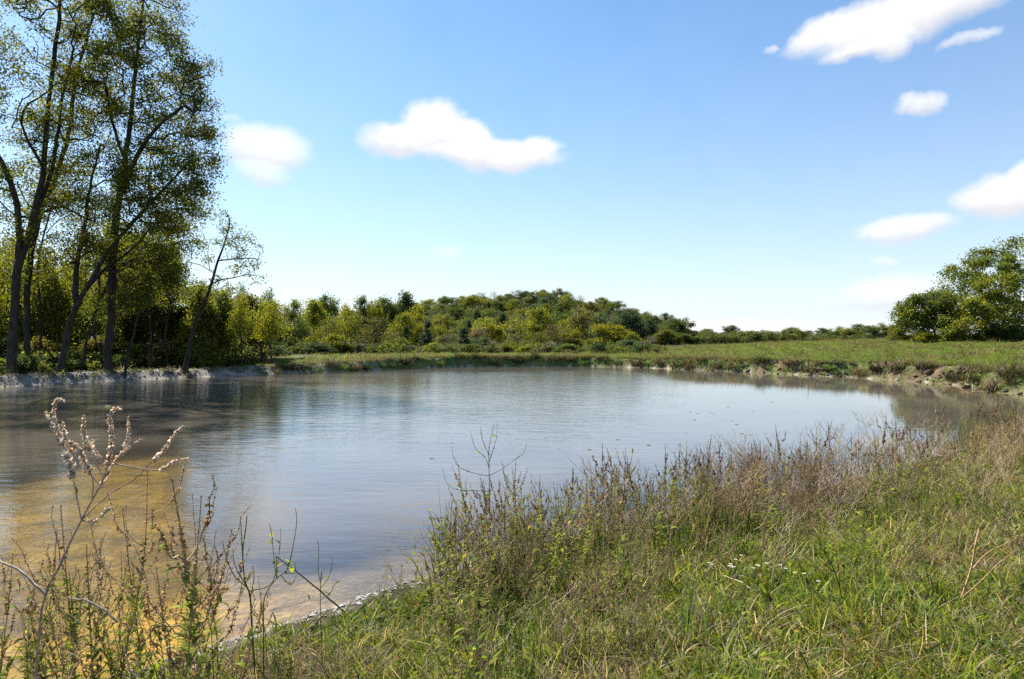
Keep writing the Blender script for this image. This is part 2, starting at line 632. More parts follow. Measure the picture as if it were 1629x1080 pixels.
def water_material():
    m, t = mat_new('pond_water')
    out = t.n('ShaderNodeOutputMaterial')
    tc = t.n('ShaderNodeTexCoord')
    P = tc.outputs['Object']
    # wind ripples: crests run roughly across the view, patches of calm between
    mp = t.n('ShaderNodeMapping')
    mp.inputs['Rotation'].default_value = (0, 0, R(8))
    mp.inputs['Scale'].default_value = (1.0, 2.6, 1.0)
    t.l(P, mp.inputs[0])
    w1 = t.noise(mp.outputs[0], 3.2, 3, 0.55, 0.4)
    w2 = t.noise(mp.outputs[0], 8.5, 2, 0.5, 0.3)
    w3 = t.noise(mp.outputs[0], 0.95, 3, 0.5, 0.3)
    patch = t.noise(P, 0.075, 3, 0.5)
    sep = t.n('ShaderNodeSeparateXYZ')
    t.l(P, sep.inputs[0])
    # sheltered water near the right-hand cove and close to this bank
    side = t.math('SUBTRACT', sep.outputs[0], t.math('MULTIPLY', sep.outputs[1], 0.16))
    calm = t.maprange(t.math('ADD', side, t.math('MULTIPLY', t.math('SUBTRACT', patch.outputs[0], 0.5), 14.0)), -1.0, 4.5, 1.0, 0.16)
    amp = t.math('MULTIPLY', calm, t.maprange(patch.outputs[0], 0.3, 0.7, 0.55, 1.2))
    h = t.math('ADD', t.math('MULTIPLY', w1.outputs[0], 0.020), t.math('MULTIPLY', w2.outputs[0], 0.010))
    h = t.math('ADD', h, t.math('MULTIPLY', w3.outputs[0], 0.085))
    h = t.math('MULTIPLY', h, amp)
    bp = t.n('ShaderNodeBump')
    bp.inputs['Strength'].default_value = 1.0
    bp.inputs['Distance'].default_value = 0.19
    t.l(h, bp.inputs['Height'])
    fr = t.n('ShaderNodeFresnel')
    fr.inputs['IOR'].default_value = 1.5
    t.l(bp.outputs[0], fr.inputs['Normal'])
    gm = t.n('ShaderNodeNewGeometry')
    frn = t.math('MULTIPLY', fr.outputs[0], t.math('SUBTRACT', 1.0, t.math('MULTIPLY', gm.outputs['Backfacing'], 0.95)))
    gl = t.n('ShaderNodeBsdfGlossy')
    gl.inputs['Roughness'].default_value = 0.02
    gl.inputs['Color'].default_value = (0.97, 0.98, 1, 1)
    t.l(bp.outputs[0], gl.inputs['Normal'])
    dep = t.n('ShaderNodeAttribute', attribute_name='depth')
    turb = t.math('SUBTRACT', 1.0, t.math('POWER', 2.718, t.math('MULTIPLY', t.math('MAXIMUM', t.math('SUBTRACT', dep.outputs['Fac'], 0.12), 0.0), -3.6)))
    tr = t.n('ShaderNodeBsdfTransparent')
    tr.inputs['Color'].default_value = (0.97, 0.93, 0.82, 1)
    df = t.n('ShaderNodeBsdfDiffuse')
    sn = t.noise(P, 0.35, 3)
    t.l(t.mixc(t.maprange(sn.outputs[0], .35, .65), (0.108, 0.092, 0.074, 1), (0.132, 0.112, 0.090, 1)), df.inputs['Color'])
    body = t.n('ShaderNodeMixShader')
    t.l(turb, body.inputs[0])
    t.l(tr.outputs[0], body.inputs[1])
    t.l(df.outputs[0], body.inputs[2])
    mx = t.n('ShaderNodeMixShader')
    t.l(frn, mx.inputs[0])
    t.l(body.outputs[0], mx.inputs[1])
    t.l(gl.outputs[0], mx.inputs[2])
    t.l(mx.outputs[0], out.inputs[0])
    return m


M_LEAF = leaf_material('tree_leaves', 0.5, 0.6, 0.15, tgain=(1.7, 1.55, 0.6))
M_GRASS = leaf_material('grass_blades', 0.45, 0.6, 0.15, tint=False, tgain=(1.4, 1.35, .7))
M_HERB = leaf_material('weed_leaves', 0.55, 0.7, 0.06, tint=False, tgain=(1.12, 1.15, .6))
M_SEED = leaf_material('seed_heads', 0.5, 0.85, 0.05, tint=False, tgain=(1.35, 1.3, 1.2))
M_BARK = bark_material('dark_bark', (0.060, 0.049, 0.040), (0.020, 0.017, 0.014))
M_BARKG = bark_material('grey_bark', (0.22, 0.19, 0.17), (0.09, 0.075, 0.065))
M_STEM = stem_material('dry_stems')
M_GROUND = ground_material()
M_WATER = water_material()


# ------------------------------------------------------------------ ground and water
def axis(segs):
    """segs: list of (start, end, step)"""
    out = []
    for a, b, s in segs:
        n = max(1, int(round((b - a) / s)))
        out.append(np.linspace(a, b, n, endpoint=False))
    out.append(np.array([segs[-1][1]]))
    return np.concatenate(out)


def build_ground():
    xs = axis([(-3000, -600, 400), (-600, -150, 25), (-150, -36, 4), (-36, -8, .3), (-8, -4, .12), (-4, 2, .07), (2, 14, .14), (14, 30, .3), (30, 60, 1), (60, 160, 4), (160, 600, 25), (600, 3000, 400)])
    ys = axis([(-400, -20, 40), (-20, 0, 2), (0, 2.5, .3), (2.5, 8, .08), (8, 16, .15), (16, 72, .3), (72, 100, 1), (100, 450, 6), (450, 1000, 50), (1000, 5000, 400)])
    X, Y = np.meshgrid(xs, ys)
    z, sd, par, shelf, q = terrain(X, Y, True)
    nx, ny = len(xs), len(ys)
    idx = np.arange(nx * ny).reshape(ny, nx)
    Q = np.stack([idx[:-1, :-1], idx[:-1, 1:], idx[1:, 1:], idx[1:, :-1]], -1).reshape(-1, 4)
    x, y, zz, s, sh, qq = X.ravel(), Y.ravel(), z.ravel(), sd.ravel(), shelf.ravel(), q.ravel()
    near, berm, rag = par[:, 2], par[:, 3], par[:, 4]
    c = lambda *v: np.array(v)[None, :]
    n1 = fbm(x * .35, y * .35, 90, 4)[:, None]
    n2 = fbm(x * 1.7, y * 1.7, 93, 3)[:, None]
    grass = c(.105, .155, .034) + n1 * c(.16, .12, .03)
    dry = c(.16, .13, .06)
    col = grass * (1 - ss(-.05, .35, n2)) + dry * ss(-.05, .35, n2)
    # woodland floor beyond the pond
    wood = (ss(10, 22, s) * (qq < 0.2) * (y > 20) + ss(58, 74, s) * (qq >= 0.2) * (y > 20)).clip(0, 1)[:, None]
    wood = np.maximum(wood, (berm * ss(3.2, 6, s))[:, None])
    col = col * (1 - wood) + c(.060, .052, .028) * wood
    # bare clay on the eroded far banks
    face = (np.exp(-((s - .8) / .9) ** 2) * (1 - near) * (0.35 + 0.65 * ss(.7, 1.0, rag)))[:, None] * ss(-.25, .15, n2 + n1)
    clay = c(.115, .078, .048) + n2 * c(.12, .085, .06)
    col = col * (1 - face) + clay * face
    # grey spoil on the berm
    bm = (berm * ss(0, .2, s) * (1 - ss(3.2, 5.0, s)))[:, None]
    col = col * (1 - bm) + (c(.255, .225, .190) + n2 * c(.20, .18, .15)) * bm
    # near bank soil under the grass
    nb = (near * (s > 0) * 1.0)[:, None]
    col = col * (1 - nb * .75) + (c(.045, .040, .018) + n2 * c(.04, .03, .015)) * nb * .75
    dirt = (near * np.exp(-((s - .45) / .20) ** 2))[:, None]
    col = col * (1 - dirt) + c(.045, .034, .024) * dirt
    # pale dried scum at the waterline
    scum = (ss(-.10, .0, s) * (1 - ss(.06, .16, s)) * ss(-.22, .02, fbm(x * 1.1, y * 1.1, 99, 4)))[:, None]
    scum = np.maximum(scum, (near * ss(-.02, .05, s) * (1 - ss(.22, .34, s)) * ss(-.02, .14, fbm(x * 4.1, y * 4.1, 101, 4)))[:, None])
    col = col * (1 - scum) + c(.40, .355, .295) * scum
    # bed
    u = (s <= -.02)
    n3 = fbm(x * 5.5, y * 5.5, 97, 3)[:, None]
    silt = ss(.10, .24, n3 + .35 * n1)
    bedc = c(.20, .155, .10) * (1 - sh[:, None]) + (c(.36, .235, .050) + n2 * c(.30, .19, .03) + n1 * c(.24, .13, .0)) * sh[:, None]
    bedc = bedc * (1 - .55 * silt) + c(.10, .075, .035) * .55 * silt
    col = np.where(u[:, None], bedc, col)
    col = np.clip(col, .008, .85)
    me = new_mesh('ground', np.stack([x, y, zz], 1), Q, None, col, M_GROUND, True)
    tag(obj('ground', me), 'grassy banks, pond bed, rising pasture and wooded hill', None, None, 'structure')


def build_water():
    xs = axis([(-38, -8, .5), (-8, 2, .12), (2, 14, .25), (14, 28, .5)])
    ys = axis([(2.5, 9, .12), (9, 18, .25), (18, 70, .5)])
    X, Y = np.meshgrid(xs, ys)
    z, sd, par, shelf, q = terrain(X, Y, True)
    nx, ny = len(xs), len(ys)
    idx = np.arange(nx * ny).reshape(ny, nx)
    Q = np.stack([idx[:-1, :-1], idx[:-1, 1:], idx[1:, 1:], idx[1:, :-1]], -1).reshape(-1, 4)
    keep = (sd.ravel()[Q] < 1.2).any(1)
    Q = Q[keep]
    used = np.unique(Q)
    mp = np.full(nx * ny, -1)
    mp[used] = np.arange(len(used))
    V = np.stack([X.ravel(), Y.ravel(), np.zeros(nx * ny)], 1)[used]
    me = new_mesh('water', V, mp[Q], None, None, M_WATER, True, {'depth': np.maximum(0, -z.ravel()[used])})
    tag(obj('water', me), 'rippled muddy pond reflecting sky and trees', None, None, 'structure')


build_ground()
build_water()


# ------------------------------------------------------------------ trees
def tree_skeleton(trunks, targets, seed, step=0.7, up=0.12, tip=0.012, power=2.35, jit=0.10):
    """trunks: list of (polyline, r0, r1). Grows branches from the trunks out to the target points.
    returns nodes, parent, radius, tipcount"""
    g = np.random.default_rng(seed)
    P, par, tr = [], [], []
    for poly, r0, r1 in trunks:
        poly = np.array(poly, float)
        L = np.r_[0, np.cumsum(np.linalg.norm(np.diff(poly, axis=0), axis=1))]
        n = max(4, int(L[-1] / step) + 1)
        s = np.linspace(0, L[-1], n)
        # smooth interpolation
        pts = np.stack([np.interp(s, L, poly[:, k]) for k in range(3)], 1)
        pts[1:-1] = 0.25 * pts[:-2] + 0.5 * pts[1:-1] + 0.25 * pts[2:]
        pts[1:] += g.normal(size=(n - 1, 3)) * np.array([.5, .5, .15]) * jit * step * 0.8
        start = -1
        if P:
            A = np.array(P)
            d = np.linalg.norm(A - pts[0], axis=1)
            if d.min() < step * 1.2:
                start = int(d.argmin())
        for i in range(n):
            par.append(start if i == 0 else len(P) - 1)
            P.append(pts[i])
            tr.append(r0 + (r1 - r0) * (i / (n - 1)) ** 0.8)
    ntr = len(P)
    base = np.array(P)
    # nearest to the trunk first
    d0 = np.min(np.linalg.norm(targets[:, None, :] - base[None, ::2, :], axis=2), axis=1)
    order = np.argsort(d0)
    cap = ntr + len(targets) * 14
    A = np.zeros((cap, 3))
    A[:ntr] = base
    n = ntr
    minz = base[:, 2].min()
    height = targets[:, 2].max() - minz
    ok = np.zeros(cap, bool)
    ok[:ntr] = base[:, 2] > minz + 0.09 * height
    par = list(par)
    for k in order:
        tpt = targets[k]
        d = np.linalg.norm(A[:n] - tpt, axis=1)
        cost = d + 0.9 * np.maximum(0, A[:n, 2] - tpt[2] + 0.12 * d) + np.where(ok[:n], 0, 1e4)
        j = int(cost.argmin())
        p = A[j]
        L = d[j]
        m = max(1, min(12, int(L / step + 0.5)))
        mid = (p + tpt) / 2 + np.array([0, 0, -up * L]) * g.uniform(-.6, 1.2) + g.normal(size=3) * 0.10 * L
        prev = j
        for i in range(1, m + 1):
            t = i / m
            q = (1 - t) ** 2 * p + 2 * t * (1 - t) * mid + t * t * tpt
            if i < m:
                q = q + g.normal(size=3) * jit * step * .6
            A[n] = q
            ok[n] = True
            par.append(prev)
            prev = n
            n += 1
    A = A[:n]
    par = np.array(par)
    cnt = np.zeros(n)
    haschild = np.zeros(n, bool)
    haschild[par[par >= 0]] = True
    for i in range(n - 1, -1, -1):
        if not haschild[i]:
            cnt[i] += 1
        if par[i] >= 0:
            cnt[par[i]] += cnt[i]
    r = tip * cnt ** (1 / power)
    r[:ntr] = np.maximum(r[:ntr], np.array(tr))
    return A, par, r, cnt, ntr


def skeleton_mesh(A, par, r, name, mat, col=(1, 1, 1), rmin=0.0, sides=(3, 5, 9)):
    n = len(A)
    kids = [[] for _ in range(n)]
    roots = []
    for i in range(n):
        (kids[par[i]] if par[i] >= 0 else roots).append(i)
    mb = MB()
    stack = [(k, None) for k in roots]
    while stack:
        s, frm = stack.pop()
        ch = [] if frm is None else [frm]
        rr = [] if frm is None else [r[s]]
        i = s
        while True:
            ch.append(i)
            rr.append(r[i])
            if not kids[i]:
                break
            ks = sorted(kids[i], key=lambda a: -r[a])
            for o in ks[1:]:
                stack.append((o, i))
            i = ks[0]
        if len(ch) < 2 or max(rr) < rmin:
            continue
        rr = np.array(rr)
        rr[-1] *= 0.4
        k = sides[0] if rr.max() < 0.035 else sides[1] if rr.max() < 0.12 else sides[2]
        if rr.max() > 0.15 and frm is None:
            rr = rr * 1.0
            rr[0] *= 1.35
        mb.tube(A[ch], rr, k, col)
    return mb.mesh(name, mat, True)


def blob_points(blobs, n, g):
    """points in a union of ellipsoids, more of them near the skin"""
    w = np.array([b[3] * b[4] * b[5] if len(b) == 6 else 1 for b in blobs], float)
    w = w ** .62
    w /= w.sum()
    k = g.choice(len(blobs), n, p=w)
    B = np.array(blobs, float)[k]
    v = g.normal(size=(n, 3))
    v /= np.linalg.norm(v, axis=1)[:, None]
    rad = g.uniform(0.10, 1, n) ** (1 / 2.6)
    return B[:, :3] + v * rad[:, None] * B[:, 3:6]


def leaf_cloud(A, par, cnt, ntr, nleaf, spread, size, pal, g, drop=0.0, maxcnt=3):
    """leaves scattered along the outer twigs"""
    anch = np.where((cnt <= maxcnt) & (np.arange(len(A)) >= ntr))[0]
    # clumpy: every twig has its own share of leaves
    wt = g.gamma(0.6, 1.0, len(anch)) + 0.03
    k = g.choice(anch, nleaf, p=wt / wt.sum())
    t = g.uniform(0, 1, nleaf)[:, None]
    base = A[k] * (1 - t) + A[np.maximum(par[k], 0)] * t
    pos = base + g.normal(size=(nleaf, 3)) * spread * np.array([1, 1, .75]) + np.array([0, 0, -drop])
    nrm = g.normal(size=(nleaf, 3)) + np.array([0, 0, 0.7])
    pal = np.array(pal, float)
    tone = g.integers(0, len(pal), len(A))           # neighbouring leaves share a tone
    pick = np.where(g.random(nleaf) < 0.65, tone[k], g.integers(0, len(pal), nleaf))
    c = pal[pick] * g.uniform(.75, 1.25, nleaf)[:, None]
    mb = MB()
    mb.leaves(pos, nrm, size * g.uniform(.6, 1.25, nleaf), c)
    return mb


def make_tree(name, trunks, blobs, ntargets, nleaf, lsize, pal, seed, spread=0.35, mat=None, tip=0.012, step=0.7, extra=None, maxcnt=3, drop=0.0):
    g = np.random.default_rng(seed)
    tg = blob_points(blobs, ntargets, g)
    if extra is not None:
        tg = np.concatenate([tg, extra])
    A, par, r, cnt, ntr = tree_skeleton(trunks, tg, seed, step=step, tip=tip)
    wood = skeleton_mesh(A, par, r, name + '_wood', mat or M_BARK)
    lm = None
    if nleaf:
        lm = leaf_cloud(A, par, cnt, ntr, nleaf, spread, lsize, pal, g, drop, maxcnt).mesh(name + '_crown', M_LEAF)
    return wood, lm


def tree_object(name, wood, crown, loc, label, cat='tree', group=None, color=None, rz=0.0, sc=(1, 1, 1)):
    e = bpy.data.objects.new(name, None)
    COL.objects.link(e)
    e.empty_display_size = 0.3
    e.location = loc
    e.rotation_euler = (0, 0, rz)
    e.scale = sc
    tag(e, label, cat, group)
    obj('trunk', wood, e)
    if crown is not None:
        c = obj('crown', crown, e, color=color)
        c['kind'] = 'stuff'
    return e


PAL_SYC = [(.092, .122, .020), (.135, .150, .020), (.058, .082, .018), (.175, .178, .022), (.070, .098, .026), (.120, .108, .020)]


def local(pts, o):
    return [tuple(np.array(p) - o) for p in pts]


def blobs_px(lst, d, o):
    out = []
    for (px, py, rx, ry, dd, rd) in lst:
        c = WP(px, py, d + dd) - o
        k = (d + dd) / F
        out.append((*c, rx * k, rd, ry * k))
    return out


def hero_trees():
    def base(px, d):
        x = (px - PX0) / F * d
        return np.array([x, d, tz(x, d) - 0.1])
    # big tree at the far left edge
    d = 42.0
    o = base(18, d)
    tr = [
        (local([o, WP(22, 500, d), WP(30, 420, d), WP(42, 385, d), WP(58, 330, d), WP(70, 270, d + .5), WP(74, 190, d + .5), WP(84, 110, d + 1), WP(95, 20, d), WP(100, -80, d)], o), .30, .055),
        (local([WP(30, 420, d), WP(30, 350, d - .5), WP(26, 310, d - .8), WP(8, 270, d - 1), WP(-30, 200, d - 1), WP(-60, 90, d)], o), .17, .05),
        (local([WP(58, 330, d), WP(78, 290, d + 1), WP(88, 245, d + 1.5), WP(100, 150, d + 1), WP(122, 60, d + 1)], o), .16, .04),
        (local([WP(70, 270, d), WP(40, 215, d - 1), WP(30, 175, d - 1.2), WP(72, 150, d - 1.5), WP(90, 132, d - 1.5)], o), .10, .04),
    ]
    bl = blobs_px([(40, 130, 95, 110, 0, 3.5), (-70, 170, 110, 180, 0, 5), (70, -40, 130, 90, 0, 4.5), (95, 230, 60, 70, 1, 2.5), (10, 320, 70, 60, -1, 2.5), (-90, 0, 120, 120, 0, 4), (150, 40, 60, 60, 1, 3)], d, o)
    w, c = make_tree('syc_a', tr, bl, 900, 42000, .148, PAL_SYC, 11, .36, tip=.02)
    tree_object('sycamore_tree', w, c, o, 'tall dark-trunked tree at the left edge, thickest trunk behind the grey berm', 'tree', 'tall trees on the left shore')
    # second stem standing just behind it
    d = 46.0
    o = base(45, d)
    tr = [(local([o, WP(42, 480, d), WP(50, 400, d), WP(62, 340, d), WP(85, 290, d), WP(110, 220, d), WP(120, 120, d), WP(150, 20, d)], o), .20, .04),
          (local([WP(62, 340, d), WP(100, 325, d - 1), WP(120, 340, d - 1.5), WP(145, 350, d - 2), WP(160, 360, d - 2)], o), .09, .03)]
    bl = blobs_px([(125, 190, 60, 90, 0, 3), (60, 300, 60, 60, 0, 2.5), (130, 330, 50, 40, -1, 2), (160, 60, 60, 90, 1, 3), (30, 420, 60, 40, 0, 2)], d, o)
    w, c = make_tree('syc_b', tr, bl, 500, 22000, .135, PAL_SYC, 12, .36, tip=.02)
    tree_object('sycamore_tree', w, c, o, 'brownish second trunk close behind the thickest trunk at the left', 'tree', 'tall trees on the left shore')
    # leaning tree with a crooked trunk
    d = 43.0
    o = base(95, d)
    tr = [(local([o, WP(103, 545, d), WP(112, 510, d), WP(122, 490, d), WP(126, 473, d), WP(148, 440, d), WP(170, 401, d), WP(205, 360, d), WP(239, 322, d), WP(270, 290, d), WP(305, 255, d)], o), .21, .04),
          (local([WP(122, 480, d), WP(118, 440, d + .6), WP(130, 390, d + 1), WP(136, 350, d + 1), WP(142, 300, d + 1), WP(160, 230, d + 1)], o), .20, .05),
          (local([WP(126, 473, d), WP(150, 445, d + .4), WP(176, 420, d + .8), WP(210, 400, d + 1), WP(240, 360, d + 1), WP(262, 345, d + 1)], o), .11, .03)]
    bl = blobs_px([(160, 290, 60, 70, 1, 2.5), (285, 280, 55, 55, 0, 2.2), (220, 340, 70, 40, 0, 2), (270, 370, 55, 40, 1, 2), (130, 400, 50, 40, 1, 2), (240, 430, 60, 40, 1, 2)], d, o)
    w, c = make_tree('syc_c', tr, bl, 540, 22000, .135, PAL_SYC, 13, .36, tip=.02)
    tree_object('sycamore_tree', w, c, o, 'leaning tree with crooked trunk, bent right towards the straight dark trunk', 'tree', 'tall trees on the left shore')
    # straight dark tree
    d = 45.0
    o = base(172, d)
    tr = [(local([o, WP(173, 540, d), WP(179, 480, d), WP(179, 400, d), WP(186, 330, d), WP(197, 280, d), WP(207, 200, d), WP(214, 120, d), WP(225, 30, d), WP(232, -60, d)], o), .18, .03),
          (local([WP(186, 330, d), WP(215, 250, d - 1), WP(250, 200, d - 1.5), WP(290, 170, d - 1.5)], o), .08, .03),
          (local([WP(200, 260, d), WP(180, 200, d + 1), WP(165, 130, d + 1.5), WP(160, 60, d + 2)], o), .08, .03)]
    bl = blobs_px([(235, 130, 85, 100, 0, 3.5), (280, 190, 60, 70, 0, 3), (255, 20, 40, 40, 0, 2), (215, 40, 65, 75, 0, 3), (245, 270, 85, 60, 0, 3), (320, 215, 35, 22, 0, 1.2), (305, 120, 30, 30, 0, 1.4),
                   (150, 150, 50, 70, 1, 2.5), (275, 335, 62, 40, 0, 2.5), (300, 310, 40, 40, -1, 1.5), (210, 400, 60, 30, 0, 2), (315, 255, 35, 25, 0, 1), (342, 218, 20, 14, 0, .8), (330, 110, 16, 22, 0, .8), (345, 255, 14, 12, 0, .6), (338, 300, 16, 22, 0, .8), (288, 20, 14, 24, 0, .8), (320, 160, 26, 20, 0, 1)], d, o)
    w, c = make_tree('syc_d', tr, bl, 960, 47000, .148, PAL_SYC, 14, .36, tip=.02)
    tree_object('sycamore_tree', w, c, o, 'straight tall tree with slim blackish trunk and spreading yellow-green crown', 'tree', 'tall trees on the left shore')
    # thin leaning sapling between
    d = 44.0
    o = base(198, d)
    tr = [(local([o, WP(207, 550, d), WP(215, 515, d), WP(223, 490, d), WP(226, 460, d), WP(238, 430, d)], o), .10, .03)]
    bl = blobs_px([(240, 430, 50, 35, 0, 1.8), (215, 470, 40, 25, 0, 1.2)], d, o)
    w, c = make_tree('syc_e', tr, bl, 130, 5000, .16, PAL_SYC, 15, .30)
    tree_object('sapling', w, c, o, 'thin leaning sapling right of the straight blackish trunk', 'tree', 'tall trees on the left shore')
    # slim dark stems that stand among the big ones
    for k, (px, d, pts, lab) in enumerate([
            (62, 48.5, [(66, 500), (58, 430), (70, 370), (82, 320)], 'slim dark stem between the thickest trunk and the crooked leaning tree'),
            (128, 47.0, [(140, 530), (152, 490), (172, 450), (180, 410)], 'slim stem slanting right behind the crooked leaning tree'),
            (152, 50.0, [(150, 520), (160, 450), (150, 390), (140, 340)], 'slim upright stem close left of the straight blackish trunk'),
            (236, 49.0, [(240, 520), (232, 460), (246, 410), (270, 370)], 'slim dark stem right of the thin leaning sapling'),
            (266, 51.0, [(262, 530), (272, 480), (262, 430), (250, 390)], 'slim dark stem left of the half bare leaning tree')]):
        o = base(px, d)
        tr = [(local([o] + [WP(a, b, d) for a, b in pts], o), .11, .03)]
        a, b = pts[-1]
        bl = blobs_px([(a, b, 45, 40, 0, 1.8), ((a + px) / 2 + 20, b + 70, 40, 30, 0, 1.4)], d, o)
        w, c = make_tree('syc_s', tr, bl, 120, 3600, .135, PAL_SYC, 40 + k, .34, tip=.016)
        tree_object('slim_tree', w, c, o, lab, 'tree', 'tall trees on the left shore')
    # half bare leaning tree over the water
    d = 47.5
    o = base(294, d)
    tr = [(local([o, WP(301, 545, d), WP(312, 510, d), WP(326, 480, d), WP(336, 452, d), WP(346, 415, d), WP(356, 390, d), WP(364, 365, d), WP(366, 345, d), WP(358, 335, d)], o), .20, .03),
          (local([WP(336, 452, d), WP(352, 444, d - .5), WP(375, 442, d - 1), WP(395, 436, d - 1), WP(415, 425, d - 1)], o), .05, .015),
          (local([WP(346, 415, d), WP(370, 412, d - .5), WP(395, 410, d), WP(418, 412, d)], o), .045, .015)]
    bl = blobs_px([(375, 380, 32, 30, 0, 1.5), (395, 420, 28, 22, 0, 1.3), (355, 350, 22, 18, 0, 1), (410, 440, 14, 12, 0, .8), (318, 400, 34, 34, .5, 1.2), (345, 450, 40, 24, .3, 1.2), (385, 400, 40, 40, 0, 1.6)], d, o)
    w, c = make_tree('syc_f', tr, bl, 210, 2600, .14, PAL_SYC, 16, .22, tip=.015, step=.5)
    tree_object('leaning_tree', w, c, o, 'half bare slender tree leaning right over the end of the berm', 'tree', 'tall trees on the left shore')


hero_trees()

# colours of the woods (multiplied with the leaf palettes, which stay near 1)
PAL1 = [(1.0, 1.0, 1.0), (1.25, 1.15, 1.0), (.72, .78, .85), (1.1, 1.0, .9), (.85, .92, 1.0)]
C_DARK = (0.066, 0.096, 0.028)
C_DEEP = (0.042, 0.066, 0.03)
C_OLIVE = (0.115, 0.128, 0.03)
C_BROWN = (0.098, 0.096, 0.036)
C_LIME = (0.14, 0.165, 0.022)
C_YELLOW = (0.16, 0.168, 0.02)
C_GREYG = (0.105, 0.118, 0.058)
C_TAN = (0.14, 0.12, 0.08)
C_BLUE = (0.048, 0.076, 0.052)

PROTO = {}


def protos():
    def round_tree(seed, h, w, nt, nl, low=0.02, lobes=9, ls=.29):
        g = np.random.default_rng(seed)
        bl = []
        for k in range(lobes):
            a = g.uniform(0, 6.28)
            zz = g.uniform(low + .18, .82) * h
            rr = w * .5 * (0.55 * math.sin(math.pi * min(1, (zz / h) ** .6)) + .1)
            bl.append((math.cos(a) * rr, math.sin(a) * rr, zz, w * g.uniform(.22, .32), w * g.uniform(.22, .32), h * g.uniform(.14, .22)))
        bl.append((0, 0, h * .80, w * .26, w * .26, h * .18))
        b = g.normal(size=2) * .3
        tr = [([(0, 0, -.4), (b[0] * .3, b[1] * .3, h * .25), (b[0], b[1], h * .5), (b[0] * .5, b[1], h * .85)], .022 * h, .02)]
        return make_tree('wood_tree', tr, bl, nt, nl, ls, PAL1, seed, .42, tip=.016, step=.6, maxcnt=4)

    PROTO['round_a'] = round_tree(101, 8, 6.6, 170, 6500)
    PROTO['round_b'] = round_tree(102, 8, 7.2, 170, 6500, lobes=9)
    PROTO['round_c'] = round_tree(103, 8, 6.0, 150, 6000, lobes=6)
    PROTO['open_a'] = round_tree(104, 8, 6.0, 190, 3000, lobes=9, ls=.24)
    PROTO['open_b'] = round_tree(105, 8, 5.2, 190, 2600, lobes=7, ls=.24)
    PROTO['tall'] = round_tree(106, 8, 4.0, 140, 4800, low=.05, lobes=9)
    PROTO['tall_open'] = round_tree(108, 8, 3.8, 150, 2600, low=.1, lobes=8, ls=.22)
    PROTO['low'] = round_tree(107, 4, 6.0, 150, 5600, low=.0, lobes=10)
    # leafless grey tree
    g = np.random.default_rng(120)
    tr = [([(0, 0, -.4), (.1, 0, 2), (0, .1, 4), (.1, 0, 7)], .13, .02)]
    bl = [(0, 0, 5.2, 2.3, 2.3, 2.4), (0, 0, 6.5, 1.5, 1.5, 1.4)]
    PROTO['bare'] = make_tree('bare_tree', tr, bl, 420, 500, .16, PAL1, 120, .2, mat=M_BARKG, tip=.013, step=.55)
    # cedar
    bl = [(0, 0, .9 + 1.1 * k, 2.1 - .3 * k, 2.1 - .3 * k, .75) for k in range(6)] + [(0, 0, 7.3, .3, .3, .6)]
    tr = [([(0, 0, -.3), (0, 0, 4), (0.05, 0, 7.6)], .14, .02)]
    PROTO['cedar'] = make_tree('cedar', tr, bl, 190, 7500, .26, PAL1, 121, .30, tip=.010)


protos()
KIND_NAME = {'round_a': 'round_tree', 'round_b': 'round_tree', 'round_c': 'round_tree', 'open_a': 'thin_crowned_tree', 'open_b': 'thin_crowned_tree',
             'tall': 'slender_tree', 'tall_open': 'slender_tree', 'low': 'bush', 'bare': 'bare_tree', 'cedar': 'cedar_tree'}
KIND_WORD = {'round_a': 'rounded', 'round_b': 'broad-crowned', 'round_c': 'round-topped', 'open_a': 'thin-leaved', 'open_b': 'airy',
             'tall': 'slender', 'tall_open': 'thin slender', 'low': 'low bushy', 'bare': 'nearly leafless', 'cedar': 'conical'}
COL_WORD = {C_DARK: 'dark green', C_DEEP: 'blackish green', C_OLIVE: 'olive', C_BROWN: 'brownish', C_LIME: 'lime green', C_YELLOW: 'yellow-green',
            C_GREYG: 'grey-green', C_TAN: 'tan', C_BLUE: 'bluish green'}
FIRST = {}
HEIGHT = {k: 8.0 for k in KIND_NAME}
HEIGHT['low'] = 4.0
WIDTH = {'round_a': 6.8, 'round_b': 7.4, 'round_c': 6.4, 'open_a': 6.2, 'open_b': 5.4, 'tall': 4.2, 'tall_open': 4.0, 'low': 6.2, 'bare': 4.8, 'cedar': 4.4}
PLACED = []     # (zone, px, object, colour, kind)


def place_tree(kind, x, y, hgt, wid, color, zone, sink=0.0):
    s_z = hgt / HEIGHT[kind]
    s_x = wid / WIDTH[kind]
    c = tuple(np.clip(np.array(color) * random.uniform(.85, 1.18), 0, 1))
    rz = random.uniform(0, 6.28)
    if kind not in FIRST:
        w, cr = PROTO[kind]
        o = tree_object(KIND_NAME[kind], w, cr, (0, 0, 0), 'x', 'tree', 'x', c)
        FIRST[kind] = o
    else:
        o = copy_tree(FIRST[kind])
    set_color(o, c)
    o.location = (x, y, tz(x, y) - sink)
    o.rotation_euler = (0, 0, rz)
    o.scale = (s_x, s_x, s_z)
    PLACED.append((zone, x / y, o, color, kind))
    return o


def place_px(kind, px, top, width, d, color, zone):
    x = (px - PX0) / F * d
    z0 = tz(x, d)
    h = CAM_Z - (top - PY0) / F * d - z0
    return place_tree(kind, x, d, h * 1.02, width / F * d, color, zone)


